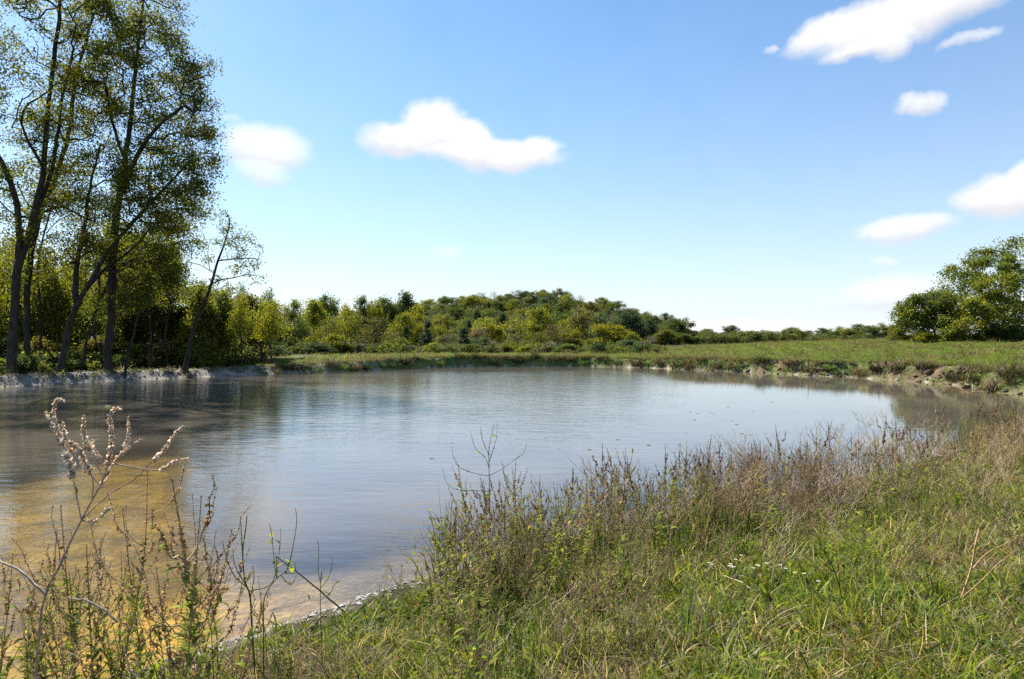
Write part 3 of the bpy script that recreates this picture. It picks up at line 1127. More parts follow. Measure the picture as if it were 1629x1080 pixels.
random.seed(5)
FRONT = [
    ('tall_open', 385, 452, 40, 80, C_DARK), ('round_c', 428, 462, 46, 112, C_DARK), ('open_a', 408, 490, 60, 88, C_BROWN), ('bare', 438, 482, 58, 95, C_TAN),
    ('round_a', 470, 480, 54, 104, C_OLIVE), ('tall', 500, 484, 46, 100, C_LIME), ('round_b', 523, 471, 58, 132, C_DARK), ('open_b', 548, 488, 46, 108, C_YELLOW),
    ('round_a', 574, 474, 52, 138, C_GREYG), ('round_c', 600, 478, 40, 134, C_LIME), ('round_b', 618, 475, 62, 140, C_DARK), ('tall', 646, 472, 42, 142, C_DEEP),
    ('round_c', 664, 487, 46, 128, C_YELLOW), ('open_a', 597, 507, 74, 94, C_BROWN), ('round_a', 640, 502, 52, 106, C_LIME), ('cedar', 680, 512, 40, 102, C_BLUE),
    ('cedar', 646, 524, 34, 96, C_DEEP), ('round_c', 702, 517, 42, 110, C_LIME), ('bare', 712, 530, 60, 98, C_GREYG), ('cedar', 738, 522, 52, 102, C_BLUE),
    ('open_b', 560, 505, 50, 92, C_OLIVE), ('open_a', 520, 505, 60, 90, C_OLIVE), ('open_b', 480, 510, 56, 86, C_DARK), ('round_b', 450, 515, 60, 84, C_DARK),
    ('low', 535, 535, 60, 84, C_LIME), ('low', 690, 548, 40, 88, C_LIME), ('open_a', 628, 530, 50, 90, C_OLIVE), ('tall_open', 760, 520, 40, 108, C_TAN),
    ('round_b', 782, 512, 76, 116, C_YELLOW), ('round_c', 768, 536, 46, 98, C_BLUE), ('open_a', 820, 530, 56, 106, C_GREYG), ('cedar', 816, 526, 30, 112, C_DEEP),
    ('open_a', 886, 514, 66, 112, C_BROWN), ('round_c', 912, 524, 42, 110, C_LIME), ('open_b', 860, 530, 44, 104, C_OLIVE), ('round_b', 962, 514, 92, 118, C_YELLOW),
    ('round_a', 1000, 528, 56, 116, C_LIME), ('low', 1000, 543, 56, 102, C_BLUE), ('bare', 1036, 535, 30, 124, C_GREYG), ('round_c', 940, 540, 40, 100, C_OLIVE),
    ('low', 836, 552, 40, 86, C_LIME), ('low', 800, 550, 50, 90, C_OLIVE), ('tall', 1058, 527, 40, 160, C_OLIVE), ('round_a', 1085, 531, 46, 170, C_DARK),
    ('low', 1040, 550, 34, 110, C_LIME), ('low', 905, 550, 60, 94, C_DARK), ('low', 745, 550, 70, 88, C_DARK), ('low', 585, 550, 90, 84, C_DEEP), ('low', 970, 552, 70, 100, C_DARK),
    ('low', 500, 548, 70, 80, C_DEEP), ('low', 440, 552, 60, 74, C_DEEP), ('low', 648, 553, 60, 86, C_DEEP),
]
for f in FRONT:
    k_, px_, top_, w_, d_, c_ = f
    place_px(k_, px_, top_ - (6 if px_ < 700 and k_ != 'low' else 2), w_ * .92, d_, c_, 'front')

# understorey behind the berm at the left
cols = [C_OLIVE, C_LIME, C_BROWN, C_LIME, C_OLIVE, C_YELLOW, C_DARK, C_LIME, C_YELLOW]
for k in range(66):
    px = -110 + k * 8.3 + random.uniform(-8, 8)
    d = random.uniform(52, 72)
    top = random.choice([365, 395, 415, 440, 465, 495]) + random.uniform(-10, 10)
    if px > 300:
        top = max(top, 452 + (px - 300) * .2)
    kind = random.choice(['tall', 'open_a', 'open_b', 'tall_open', 'open_b', 'tall', 'tall_open'])
    place_px(kind, px, top, random.uniform(48, 88), d, random.choice(cols), 'under')
for k in range(13):
    px = -60 + k * 30 + random.uniform(-8, 8)
    place_px('low', px, 545 + random.uniform(-12, 8), random.uniform(60, 100), random.uniform(48, 51) + max(0, px - 150) * .03, random.choice([C_DARK, C_OLIVE, C_LIME, C_DEEP, C_BROWN]), 'under_low')

# trees over the hill and behind the front row
n = 0
tries = 0
pts = []
while n < 235 and tries < 6000:
    tries += 1
    y = random.uniform(135, 345)
    px = random.uniform(300, 1090)
    x = (px - PX0) / F * y
    if any((x - a) ** 2 + (y - b) ** 2 < 30 for a, b in pts):
        continue
    if px > 1000 and y < 170:
        continue
    z = hill_z(np.array([x]), np.array([y]))[0]
    # only where the slope lifts the tree into view
    if z / y < 0.012 and y > 190:
        continue
    pts.append((x, y))
    kind = random.choice(['round_a', 'round_b', 'round_c', 'open_a', 'round_b', 'round_a', 'round_c', 'round_b', 'bare', 'cedar'])
    if kind == 'cedar' and z > 9:
        kind = 'round_a'
    c = random.choice([C_DARK, C_DARK, C_GREYG, C_OLIVE, C_GREYG, C_BLUE, C_OLIVE, C_DEEP, C_BROWN, C_LIME])
    if kind == 'cedar':
        c = random.choice([C_DEEP, C_BLUE])
    h = random.uniform(6.3, 9.2)
    place_tree(kind, x, y, h, h * random.uniform(.85, 1.15) * (WIDTH[kind] / HEIGHT[kind]) * (1.1 if kind == 'cedar' else 1.22), c, 'hill')
    n += 1
place_px('round_b', 882, 474, 42, 322, C_BLUE, 'hill')

# far trees beyond the pasture on the right
for px, top, wd, kind, c in [(1100, 532, 30, 'low', C_GREYG), (1176, 528, 36, 'low', C_DARK), (1204, 530, 40, 'round_b', C_OLIVE), (1250, 528, 40, 'round_c', C_DARK), (1275, 527, 40, 'low', C_GREYG), (1325, 526, 40, 'round_a', C_DARK), (1350, 524, 40, 'low', C_OLIVE), (1392, 522, 40, 'round_c', C_DARK), (1110, 528, 26, 'round_c', C_DARK), (1128, 522, 36, 'round_a', C_GREYG), (1161, 516, 34, 'round_b', C_DEEP), (1190, 525, 34, 'round_a', C_OLIVE), (1216, 524, 38, 'round_c', C_GREYG),
                             (1238, 526, 36, 'round_c', C_DARK), (1262, 519, 40, 'round_b', C_GREYG), (1286, 525, 34, 'round_a', C_GREYG), (1312, 520, 36, 'round_b', C_DARK), (1336, 518, 40, 'round_c', C_LIME),
                             (1362, 514, 40, 'round_a', C_OLIVE), (1384, 516, 34, 'round_b', C_DARK), (1402, 512, 34, 'round_c', C_GREYG), (1420, 515, 40, 'round_b', C_OLIVE),
                             (1145, 533, 34, 'low', C_DARK), (1225, 534, 40, 'low', C_DARK), (1300, 533, 40, 'low', C_DEEP), (1375, 531, 40, 'low', C_OLIVE), (1095, 538, 30, 'low', C_DARK),
                             (1460, 525, 50, 'round_a', C_DARK), (1520, 520, 60, 'round_b', C_DARK), (1600, 515, 70, 'round_a', C_DARK)]:
    place_px(kind, px, top, wd, random.uniform(185, 235), c, 'pasture')


def right_trees():
    def base(px, d):
        x = (px - PX0) / F * d
        return np.array([x, d, tz(x, d) - 0.15])
    G = [(.105, .150, .030), (.080, .112, .028), (.150, .170, .030), (.085, .116, .042), (.130, .140, .030)]
    d = 84.0
    o = base(1600, d)
    tr = [(local([o, WP(1597, 505, d), WP(1590, 470, d), WP(1600, 430, d), WP(1605, 395, d)], o), .34, .05),
          (local([WP(1597, 512, d), WP(1570, 490, d - 1), WP(1540, 470, d - 1), WP(1515, 450, d - 1)], o), .16, .04),
          (local([WP(1597, 512, d), WP(1635, 480, d - 1), WP(1670, 440, d - 1), WP(1690, 410, d)], o), .18, .04)]
    bl = blobs_px([(1620, 410, 50, 36, 0, 3.5), (1575, 425, 48, 36, 0, 3.5), (1530, 440, 34, 34, -1, 3), (1555, 475, 50, 36, -2, 3), (1610, 470, 60, 40, -2, 4), (1680, 420, 60, 50, 0, 4), (1670, 490, 60, 40, -1, 4),
                   (1515, 470, 30, 24, -1, 2), (1500, 490, 40, 30, -1, 2.5), (1560, 510, 70, 24, -1, 3)], d, o)
    w, c = make_tree('right_a', tr, bl, 560, 34000, .25, G, 31, .38, mat=M_BARKG, tip=.016)
    tree_object('spreading_tree', w, c, o, 'largest spreading green tree on the pasture crest at the right edge', 'tree', 'trees on the pasture crest', (1, 1, 1))
    d = 80.0
    o = base(1490, d)
    tr = [(local([o, WP(1485, 520, d), WP(1470, 505, d), WP(1455, 490, d)], o), .16, .04), (local([WP(1488, 525, d), WP(1500, 500, d), WP(1510, 475, d)], o), .14, .04)]
    bl = blobs_px([(1460, 490, 28, 18, 0, 2), (1440, 505, 20, 20, 0, 1.6), (1490, 480, 26, 20, 0, 2), (1510, 500, 30, 24, 0, 2), (1470, 515, 40, 14, 0, 2)], d, o)
    w, c = make_tree('right_b', tr, bl, 240, 15000, .24, G, 32, .36, mat=M_BARKG, tip=.014)
    tree_object('spreading_tree', w, c, o, 'smaller low-branched tree left of the largest tree on the pasture crest', 'tree', 'trees on the pasture crest', (1, 1, 1))
    d = 76.0
    o = base(1560, d)
    L = [(.150, .180, .028), (.120, .150, .028), (.17, .17, .026), (.09, .12, .026)]
    tr = [(local([o, WP(1560, 520, d), WP(1565, 490, d), WP(1575, 455, d)], o), .14, .03)]
    bl = blobs_px([(1585, 455, 34, 26, 0, 2), (1560, 480, 40, 26, 0, 2.4), (1545, 515, 50, 20, 0, 2), (1600, 500, 40, 30, 0, 2), (1510, 522, 26, 13, 0, 1.5)], d, o)
    w, c = make_tree('right_c', tr, bl, 240, 12000, .25, L, 33, .36, mat=M_BARKG, tip=.014)
    tree_object('spreading_tree', w, c, o, 'bright lime green tree standing in front of the largest tree at right', 'tree', 'trees on the pasture crest', (1, 1, 1))


right_trees()
for px, top, wd, d, c in [(1432, 522, 40, 84, C_OLIVE), (1470, 527, 40, 78, C_YELLOW), (1520, 527, 50, 77, C_LIME), (1580, 522, 60, 76, C_DARK), (1625, 520, 60, 75, C_DARK)]:
    place_px('low', px, top, wd, d, c, 'crest')


def ordinal(n):
    w = ['first', 'second', 'third', 'fourth', 'fifth', 'sixth', 'seventh', 'eighth', 'ninth', 'tenth', 'eleventh', 'twelfth']
    return w[n - 1] if n <= 12 else str(n) + ('th' if 10 <= n % 100 <= 20 else {1: 'st', 2: 'nd', 3: 'rd'}.get(n % 10, 'th'))


def label_trees():
    where = {'front': ('behind the far bank', 'trees behind the far bank'), 'under': ('behind the tall left trees', 'understorey wood at left'),
             'under_low': ('just behind the grey berm', 'bushes behind the grey berm'), 'hill': ('on the wooded hill', 'trees on the wooded hill'),
             'pasture': ('beyond the pasture crest', 'far trees beyond the pasture'), 'crest': ('under the spreading crest trees', 'bushes on the pasture crest')}
    by = {}
    for z, q, o, c, k in PLACED:
        by.setdefault((z, COL_WORD[c], KIND_WORD[k], 'bush' if k == 'low' else 'tree'), []).append((q, o))
    for (z, cw, kw, noun), lst in by.items():
        lst.sort(key=lambda a: a[0])
        for i, (q, o) in enumerate(lst):
            txt = f'{cw} {kw} {noun} {where[z][0]}'
            if len(lst) > 1:
                txt += f', {ordinal(i + 1)} from left'
            tag(o, txt, noun, where[z][1])


label_trees()

# ------------------------------------------------------------------ scattered stuff
def scatter(name, label, protos, P, rot, scale, idx):
    """uncountable growth: one points object that instances a few clump meshes"""
    lib = bpy.data.collections.new(name + '_clumps')
    for k, me in enumerate(protos):
        o = bpy.data.objects.new(f'{name}_clump_{k:02d}', me)
        lib.objects.link(o)
    n = len(P)
    me = bpy.data.meshes.new(name)
    me.vertices.add(n)
    me.vertices.foreach_set('co', np.ascontiguousarray(P, np.float32).ravel())
    a = me.attributes.new('rot', 'FLOAT_VECTOR', 'POINT')
    a.data.foreach_set('vector', np.ascontiguousarray(rot, np.float32).ravel())
    a = me.attributes.new('scl', 'FLOAT', 'POINT')
    a.data.foreach_set('value', np.ascontiguousarray(scale, np.float32))
    a = me.attributes.new('pick', 'INT', 'POINT')
    a.data.foreach_set('value', np.ascontiguousarray(idx, np.int32))
    ob = bpy.data.objects.new(name, me)
    COL.objects.link(ob)
    tag(ob, label, None, None, 'stuff')
    ng = bpy.data.node_groups.new(name + '_scatter', 'GeometryNodeTree')
    ng.interface.new_socket('Geometry', in_out='INPUT', socket_type='NodeSocketGeometry')
    ng.interface.new_socket('Geometry', in_out='OUTPUT', socket_type='NodeSocketGeometry')
    N = ng.nodes
    gi, go = N.new('NodeGroupInput'), N.new('NodeGroupOutput')
    ci = N.new('GeometryNodeCollectionInfo')
    ci.inputs['Collection'].default_value = lib
    ci.inputs['Separate Children'].default_value = True
    ci.inputs['Reset Children'].default_value = True
    ip = N.new('GeometryNodeInstanceOnPoints')
    ip.inputs['Pick Instance'].default_value = True

    def na(nm, typ):
        nd = N.new('GeometryNodeInputNamedAttribute')
        nd.data_type = typ
        nd.inputs['Name'].default_value = nm
        return nd.outputs[0]
    L = ng.links.new
    L(gi.outputs[0], ip.inputs['Points'])
    L(ci.outputs[0], ip.inputs['Instance'])
    L(na('pick', 'INT'), ip.inputs['Instance Index'])
    L(na('rot', 'FLOAT_VECTOR'), ip.inputs['Rotation'])
    L(na('scl', 'FLOAT'), ip.inputs['Scale'])
    L(ip.outputs[0], go.inputs[0])
    md = ob.modifiers.new('scatter', 'NODES')
    md.node_group = ng
    return ob


def pick_col(g, n, pal, var=.25):
    pal = np.array(pal, float)
    return pal[g.integers(0, len(pal), n)] * g.uniform(1 - var, 1 + var, n)[:, None]


GREEN = [(.128, .185, .016), (.090, .142, .016), (.185, .220, .022), (.055, .092, .018), (.215, .225, .026), (.21, .175, .035)]
TAN = [(.36, .28, .15), (.27, .20, .10), (.42, .35, .22), (.20, .13, .06), (.30, .25, .16)]
BROWN = [(.14, .085, .045), (.10, .065, .040), (.19, .11, .05), (.22, .10, .035)]


def clump(seed, n, pal, lo, hi, wid, spread, droop=(.5, 2.3), tilt=(.05, 1.0), nseg=4, shape='grass'):
    g = np.random.default_rng(seed)
    mb = MB()
    r = spread * np.sqrt(g.random(n))
    a = g.uniform(0, 6.28, n)
    p = np.stack([r * np.cos(a), r * np.sin(a), -0.02 - .01 * g.random(n)], 1)
    mb.blades(p, g.uniform(0, 6.28, n), g.uniform(*tilt, n), g.uniform(lo, hi, n), wid * g.uniform(.6, 1.3, n), g.uniform(*droop, n), nseg, pick_col(g, n, pal), shape)
    return mb


def near_grass():
    P = []
    g = np.random.default_rng(40)
    protos = []
    for k in range(3):
        protos.append(clump(200 + k, 30, GREEN, .08, .24, .0125, .09).mesh('grass_tuft', M_GRASS))
    for k in range(2):
        mb = clump(210 + k, 24, GREEN, .10, .26, .012, .09)
        mb2 = clump(215 + k, 10, TAN, .12, .30, .0075, .09)
        mb.V += mb2.V
        mb.C += mb2.C
        mb.Q += [q + mb.n for q in mb2.Q]
        mb.n += mb2.n
        protos.append(mb.mesh('mixed_tuft', M_GRASS))
    for k in range(2):
        protos.append(clump(220 + k, 26, TAN + BROWN, .12, .36, .0055, .10, (.5, 2.2), (.2, 1.3)).mesh('dry_tuft', M_GRASS))
    for k in range(2):
        protos.append(clump(230 + k, 18, GREEN[:3] + [(.17, .22, .03)], .06, .15, .034, .09, (.2, 1.0), (.4, 1.3), 3, 'leaf').mesh('broad_herb', M_GRASS))
    STRAW = [(.56, .47, .30), (.46, .37, .22), (.62, .55, .40), (.34, .24, .12)]
    protos.append(clump(245, 12, STRAW, .12, .42, .0048, .16, (-.3, .7), (.9, 1.5), 5).mesh('straw', M_GRASS))
    protos.append(clump(240, 14, BROWN + TAN, .04, .09, .03, .12, (-.6, .8), (1.2, 1.7), 2, 'leaf').mesh('leaf_litter', M_GRASS))
    # points: denser close to the camera, only on the near bank
    n = 50000
    d = 2.6 * (22 / 2.6) ** (g.random(n) ** 1.15)
    q = g.uniform(-.95, .92, n)
    x, y = q * d, d
    z, sd, par, sh, _ = terrain(x, y, True)
    keep = (sd > .10 + .25 * g.random(n) ** 2) & (par[:, 2] > .3) & (sd < 12)
    # the wet edge stays patchy
    keep &= g.random(n) < (.25 + .75 * ss(.1, .9, sd))
    keep &= (x > .4) | (sd > .34 + .25 * g.random(n))
    x, y, z, d, sd = x[keep], y[keep], z[keep], d[keep], sd[keep]
    n = len(x)
    dry = fbm(x * .8, y * .8, 140, 3) * 1.7 + g.normal(size=n) * .28 + .05
    lush = fbm(x * 1.3, y * 1.3, 150, 3)
    idx = np.where(dry > .42, g.integers(5, 7, n), np.where(dry > .12, g.integers(3, 5, n), g.integers(0, 3, n)))
    r = g.random(n)
    idx = np.where((r < .28) & (dry < .38), g.integers(7, 9, n), idx)
    idx = np.where(r > .83, 9, idx)
    idx = np.where(r > .95, 10, idx)
    rot = np.stack([g.normal(size=n) * .30, g.normal(size=n) * .30, g.uniform(0, 6.28, n)], 1)
    sc = (.42 + .85 * g.random(n) ** 1.8) * (1 + .8 * lush) * (1 + .12 * np.maximum(0, d - 5) / 5)
    scatter('bank_grass', 'short green and dry grass covering the near bank', protos, np.stack([x, y, z], 1), rot, sc, idx)
    return protos


near_grass()


def far_grass():
    g = np.random.default_rng(60)
    protos = []
    PAST = [(.135, .210, .030), (.105, .170, .028), (.170, .235, .036), (.180, .200, .05)]
    G2 = [(.085, .120, .025), (.065, .095, .025), (.11, .135, .03), (.13, .125, .04)]
    B2 = [(.17, .13, .065), (.13, .095, .05), (.22, .18, .10), (.11, .085, .05)]
    for k in range(3):
        protos.append(clump(300 + k, 50, G2, .16, .45, .022, .26, (.3, 1.8), (.1, 1.0), 3).mesh('bank_tuft', M_GRASS))
    for k in range(2):
        protos.append(clump(310 + k, 46, G2 + B2, .2, .55, .018, .28, (.3, 2.0), (.1, 1.1), 3).mesh('mixed_bank_tuft', M_GRASS))
    for k in range(2):
        protos.append(clump(320 + k, 50, B2, .2, .5, .016, .28, (.3, 2.2), (.1, 1.2), 3).mesh('dry_bank_tuft', M_GRASS))
    for k in range(2):
        protos.append(clump(330 + k, 70, PAST, .05, .16, .02, .30, (.3, 1.5), (.1, .9), 2).mesh('pasture_tuft', M_GRASS))
    protos.append(clump(335, 60, G2 + B2, .06, .20, .02, .30, (.3, 1.5), (.1, 1.0), 2).mesh('dry_pasture_tuft', M_GRASS))
    n = 215000
    x = g.uniform(-34, 76, n)
    y = g.uniform(22, 128, n)
    z, sd, par, sh, q = terrain(x, y, True)
    berm = par[:, 3]
    edge = np.exp(-((sd - 1.2) / .62) ** 2)
    dens = np.where(sd > .22, .9 * edge * (1 - .85 * berm) + .34 * (sd > .9) * (1 - .9 * berm * (sd < 5)), 0)
    dens = dens * np.where(sd > 74, 0, 1) * (np.abs(q) < .95)
    dens = dens * np.where((q < .1) & (sd > 14), .15, 1)
    patch = fbm(x * .5, y * .5, 160, 3)
    dens = dens * np.where(edge > .3, ss(-.30, .10, patch + .12), 1)
    dens = dens * np.where((par[:, 4] > .95) & (edge > .4), .55, 1)
    keep = g.random(n) < dens
    x, y, z, sd, edge, patch, berm = [a[keep] for a in (x, y, z, sd, edge, patch, berm)]
    n = len(x)
    brown = fbm(x * .35, y * .35, 165, 3) + g.normal(size=n) * .22 + .08 * (x > 8)
    idx = np.where(edge > .25, np.where(brown > .16, g.integers(5, 7, n), np.where(brown > -.02, g.integers(3, 5, n), g.integers(0, 3, n))),
                   np.where(brown > .22, 9, g.integers(7, 9, n)))
    idx = np.where((edge <= .25) & (g.random(n) < .02 + .12 * ss(.05, .3, patch)), g.integers(3, 6, n), idx)
    rot = np.stack([g.normal(size=n) * .15, g.normal(size=n) * .15, g.uniform(0, 6.28, n)], 1)
    sc = g.uniform(.6, 1.25, n) * (1 + .9 * patch) * np.where(edge > .25, 1.0, 1.45)
    scatter('far_bank_grass', 'rough grass on the far banks and the rising pasture', protos, np.stack([x, y, z], 1), rot, sc, idx)


far_grass()


def wood_mass():
    """low growth that fills the wood floor between the trees"""
    g = np.random.default_rng(70)
    protos = []
    for k, pal in enumerate([[C_DARK, C_DEEP], [C_OLIVE, C_DARK], [C_GREYG, C_OLIVE], [C_LIME, C_OLIVE], [C_BROWN, C_GREYG]]):
        mb = MB()
        n = 900
        v = g.normal(size=(n, 3))
        v /= np.linalg.norm(v, axis=1)[:, None]
        lob = g.normal(size=(7, 3)) * np.array([1.1, 1.1, .5]) + np.array([0, 0, 1.6])
        p = lob[g.integers(0, 7, n)] + v * (g.random(n) ** .4)[:, None] * np.array([.95, .95, .8])
        mb.leaves(p, g.normal(size=(n, 3)) + np.array([0, 0, .6]), g.uniform(.2, .42, n), pick_col(g, n, pal, .3))
        protos.append(mb.mesh('thicket', M_GRASS))
    n = 9000
    y = g.uniform(76, 360, n)
    q = g.uniform(-.85, .30, n)
    x = q * y
    z, sd, par, sh, qq = terrain(x, y, True)
    hz = hill_z(x, y)
    keep = (sd > 15) & ((hz / y > .010) | (y < 130)) & ((q < .22) | (y > 140))
    keep &= g.random(n) < np.where(y < 130, .14, .8)
    x, y, z = x[keep], y[keep], z[keep]
    n = len(x)
    rot = np.stack([np.zeros(n), np.zeros(n), g.uniform(0, 6.28, n)], 1)
    sc = g.uniform(.8, 1.7, n) * np.where(y < 130, .42, 1.0)
    idx = g.choice(5, n, p=[.38, .24, .20, .06, .12])
    scatter('wood_thicket', 'dense thicket filling the floor of the distant woods', protos, np.stack([x, y, z - .3], 1), rot, sc, idx)
    # hedge of brush along the foot of the far trees on the right
    n = 500
    y = g.uniform(170, 250, n)
    q = g.uniform(.20, .8, n)
    x = q * y
    z = terrain(x, y)
    rot = np.stack([np.zeros(n), np.zeros(n), g.uniform(0, 6.28, n)], 1)
    scatter('far_brush', 'low brush at the foot of the far trees beyond the pasture', protos, np.stack([x, y, z - .2], 1), rot, g.uniform(.65, 1.25, n), g.choice(5, n, p=[.4, .25, .2, .05, .1]))
    # undergrowth behind the berm
    n = 1500
    y = g.uniform(43, 78, n)
    q = g.uniform(-.85, -.38, n)
    x = q * y
    z, sd, par, sh, qq = terrain(x, y, True)
    keep = sd > 6
    x, y, z = x[keep], y[keep], z[keep]
    n = len(x)
    rot = np.stack([np.zeros(n), np.zeros(n), g.uniform(0, 6.28, n)], 1)
    scatter('wood_undergrowth', 'shrubby undergrowth in the wood behind the grey berm', protos, np.stack([x, y, z - .2], 1), rot, g.uniform(.3, .65, n), g.choice(5, n, p=[.34, .28, .14, .14, .10]))


wood_mass()


# ------------------------------------------------------------------ stones and clods on the banks
def lump(seed, flat=.65):
    g = np.random.default_rng(seed)
    u, v = np.meshgrid(np.linspace(0, np.pi, 7), np.arange(9) / 9 * 2 * np.pi, indexing='ij')
    x, y, z = np.sin(u) * np.cos(v), np.sin(u) * np.sin(v), np.cos(u)
    P = np.stack([x, y, z], -1).reshape(-1, 3)
    k = 1.0
    for _ in range(9):
        nrm = g.normal(size=3)
        nrm /= np.linalg.norm(nrm)
        dd = P @ nrm - g.uniform(.45, .8)
        P = P - np.maximum(dd, 0)[:, None] * nrm
    P = P * (1 + .10 * g.normal(size=(len(P), 1))) * np.array([1.2, .85, flat])
    idx = np.arange(63).reshape(7, 9)
    q = np.stack([idx[:-1], np.roll(idx[:-1], -1, 1), np.roll(idx[1:], -1, 1), idx[1:]], -1).reshape(-1, 4)
    return P, q


def clay_material(name, a, b):
    m, t = mat_new(name)
    out = t.n('ShaderNodeOutputMaterial')
    tc = t.n('ShaderNodeTexCoord')
    n = t.noise(tc.outputs['Object'], 3.5, 6, .7)
    pb = t.n('ShaderNodeBsdfPrincipled')
    t.l(t.mixc(t.maprange(n.outputs[0], .3, .7), (*a, 1), (*b, 1)), pb.inputs['Base Color'])
    pb.inputs['Roughness'].default_value = .95
    pb.inputs['Specular IOR Level'].default_value = .15
    bp = t.n('ShaderNodeBump')
    bp.inputs['Strength'].default_value = .8
    bp.inputs['Distance'].default_value = .08
    t.l(n.outputs[0], bp.inputs['Height'])
    t.l(bp.outputs[0], pb.inputs['Normal'])
    t.l(pb.outputs[0], out.inputs[0])
    return m


M_CLAY = clay_material('pale_clay', (.085, .062, .040), (.225, .172, .118))
M_SCUM = clay_material('dried_scum', (.48, .44, .38), (.74, .71, .65))
M_CLOD = clay_material('grey_clod', (.15, .13, .105), (.30, .265, .215))


def stones():
    g = np.random.default_rng(80)
    L = [lump(400 + k) for k in range(5)]
    me = [new_mesh('stone', P, q, None, None, M_CLAY, False) for P, q in L]
    n = 0
    lst = []
    tries = 0
    while n < 110 and tries < 4000:
        tries += 1
        k = g.integers(0, len(SH))
        x0, y0 = SH[k, :2]
        if SH[k, 6] < .85 or x0 < 12:
            continue
        x, y = x0 + g.normal() * 1.0 + .5, y0 + g.normal() * 1.2
        z, sd, par, _, q = terrain(np.array([x]), np.array([y]), True)
        if sd[0] < -.15 or sd[0] > 1.5:
            continue
        o = obj('stone', me[g.integers(0, 5)], None, (x, y, float(z[0]) + .02))
        s = (.06 + .20 * g.random() ** 2) * (1.1 if y < 42 else .8)
        o.scale = (s * g.uniform(.8, 1.6), s, s * g.uniform(.6, 1.1))
        o.rotation_euler = (g.normal() * .3, g.normal() * .3, g.uniform(0, 6.28))
        lst.append((x / y, o, s, sd[0]))
        n += 1
    lst.sort(key=lambda a: a[0])
    cnt = {}
    for q, o, s, sd in lst:
        key = f"{'large' if s > .18 else 'middling' if s > .11 else 'small'} pale clay stone {'at the waterline' if sd < .35 else 'on the slope'} of the right bank"
        cnt[key] = cnt.get(key, 0) + 1
        tag(o, f'{key}, {ordinal(cnt[key])} from left', 'stone', 'clay stones on the right bank')
    n = 9000
    k = g.integers(0, len(SH), n)
    x = SH[k, 0] + g.normal(size=n) * 1.2 + .5
    y = SH[k, 1] + g.normal(size=n) * 1.2
    z, sd, par, _, q = terrain(x, y, True)
    keep = (par[:, 4] > .6) & (x > 5) & (sd > .0) & (sd < 1.5) & (g.random(n) < (.25 + .75 * ss(-.1, .15, fbm(x * .5, y * .5, 171, 3))))
    x, y, z = x[keep], y[keep], z[keep]
    n = len(x)
    cl = [new_mesh('clay_crumb', P_ * .5, q_, None, None, M_CLAY, False) for P_, q_ in [lump(430 + j, .6) for j in range(4)]]
    scatter('bank_rubble', 'crumbled clay along the eroded right bank', cl, np.stack([x, y, z], 1), np.stack([g.normal(size=n) * .5, g.normal(size=n) * .5, g.uniform(0, 6.28, n)], 1), .07 + .36 * g.random(n) ** 3, g.integers(0, 4, n))
    # clods that make up the spoil berm: nobody could count them
    P, rot, sc = [], [], []
    n = 5200
    k = g.integers(0, len(SH), n)
    x = SH[k, 0] + g.normal(size=n) * 1.6 - 1.0
    y = SH[k, 1] + g.normal(size=n) * 1.6 + .4
    z, sd, par, _, q = terrain(x, y, True)
    keep = (par[:, 3] > .25) & (sd > .05) & (sd < 3.6)
    x, y, z = x[keep], y[keep], z[keep]
    n = len(x)
    cl = [new_mesh('clod', P_ * .5, q_, None, None, M_CLOD, False) for P_, q_ in [lump(420 + j, .8) for j in range(4)]]
    scatter('berm_rubble', 'grey clods of spoil heaped along the left berm', cl, np.stack([x, y, z], 1), g.uniform(-1, 1, (n, 3)) * 3, .06 + .26 * g.random(n) ** 3, g.integers(0, 4, n))


stones()


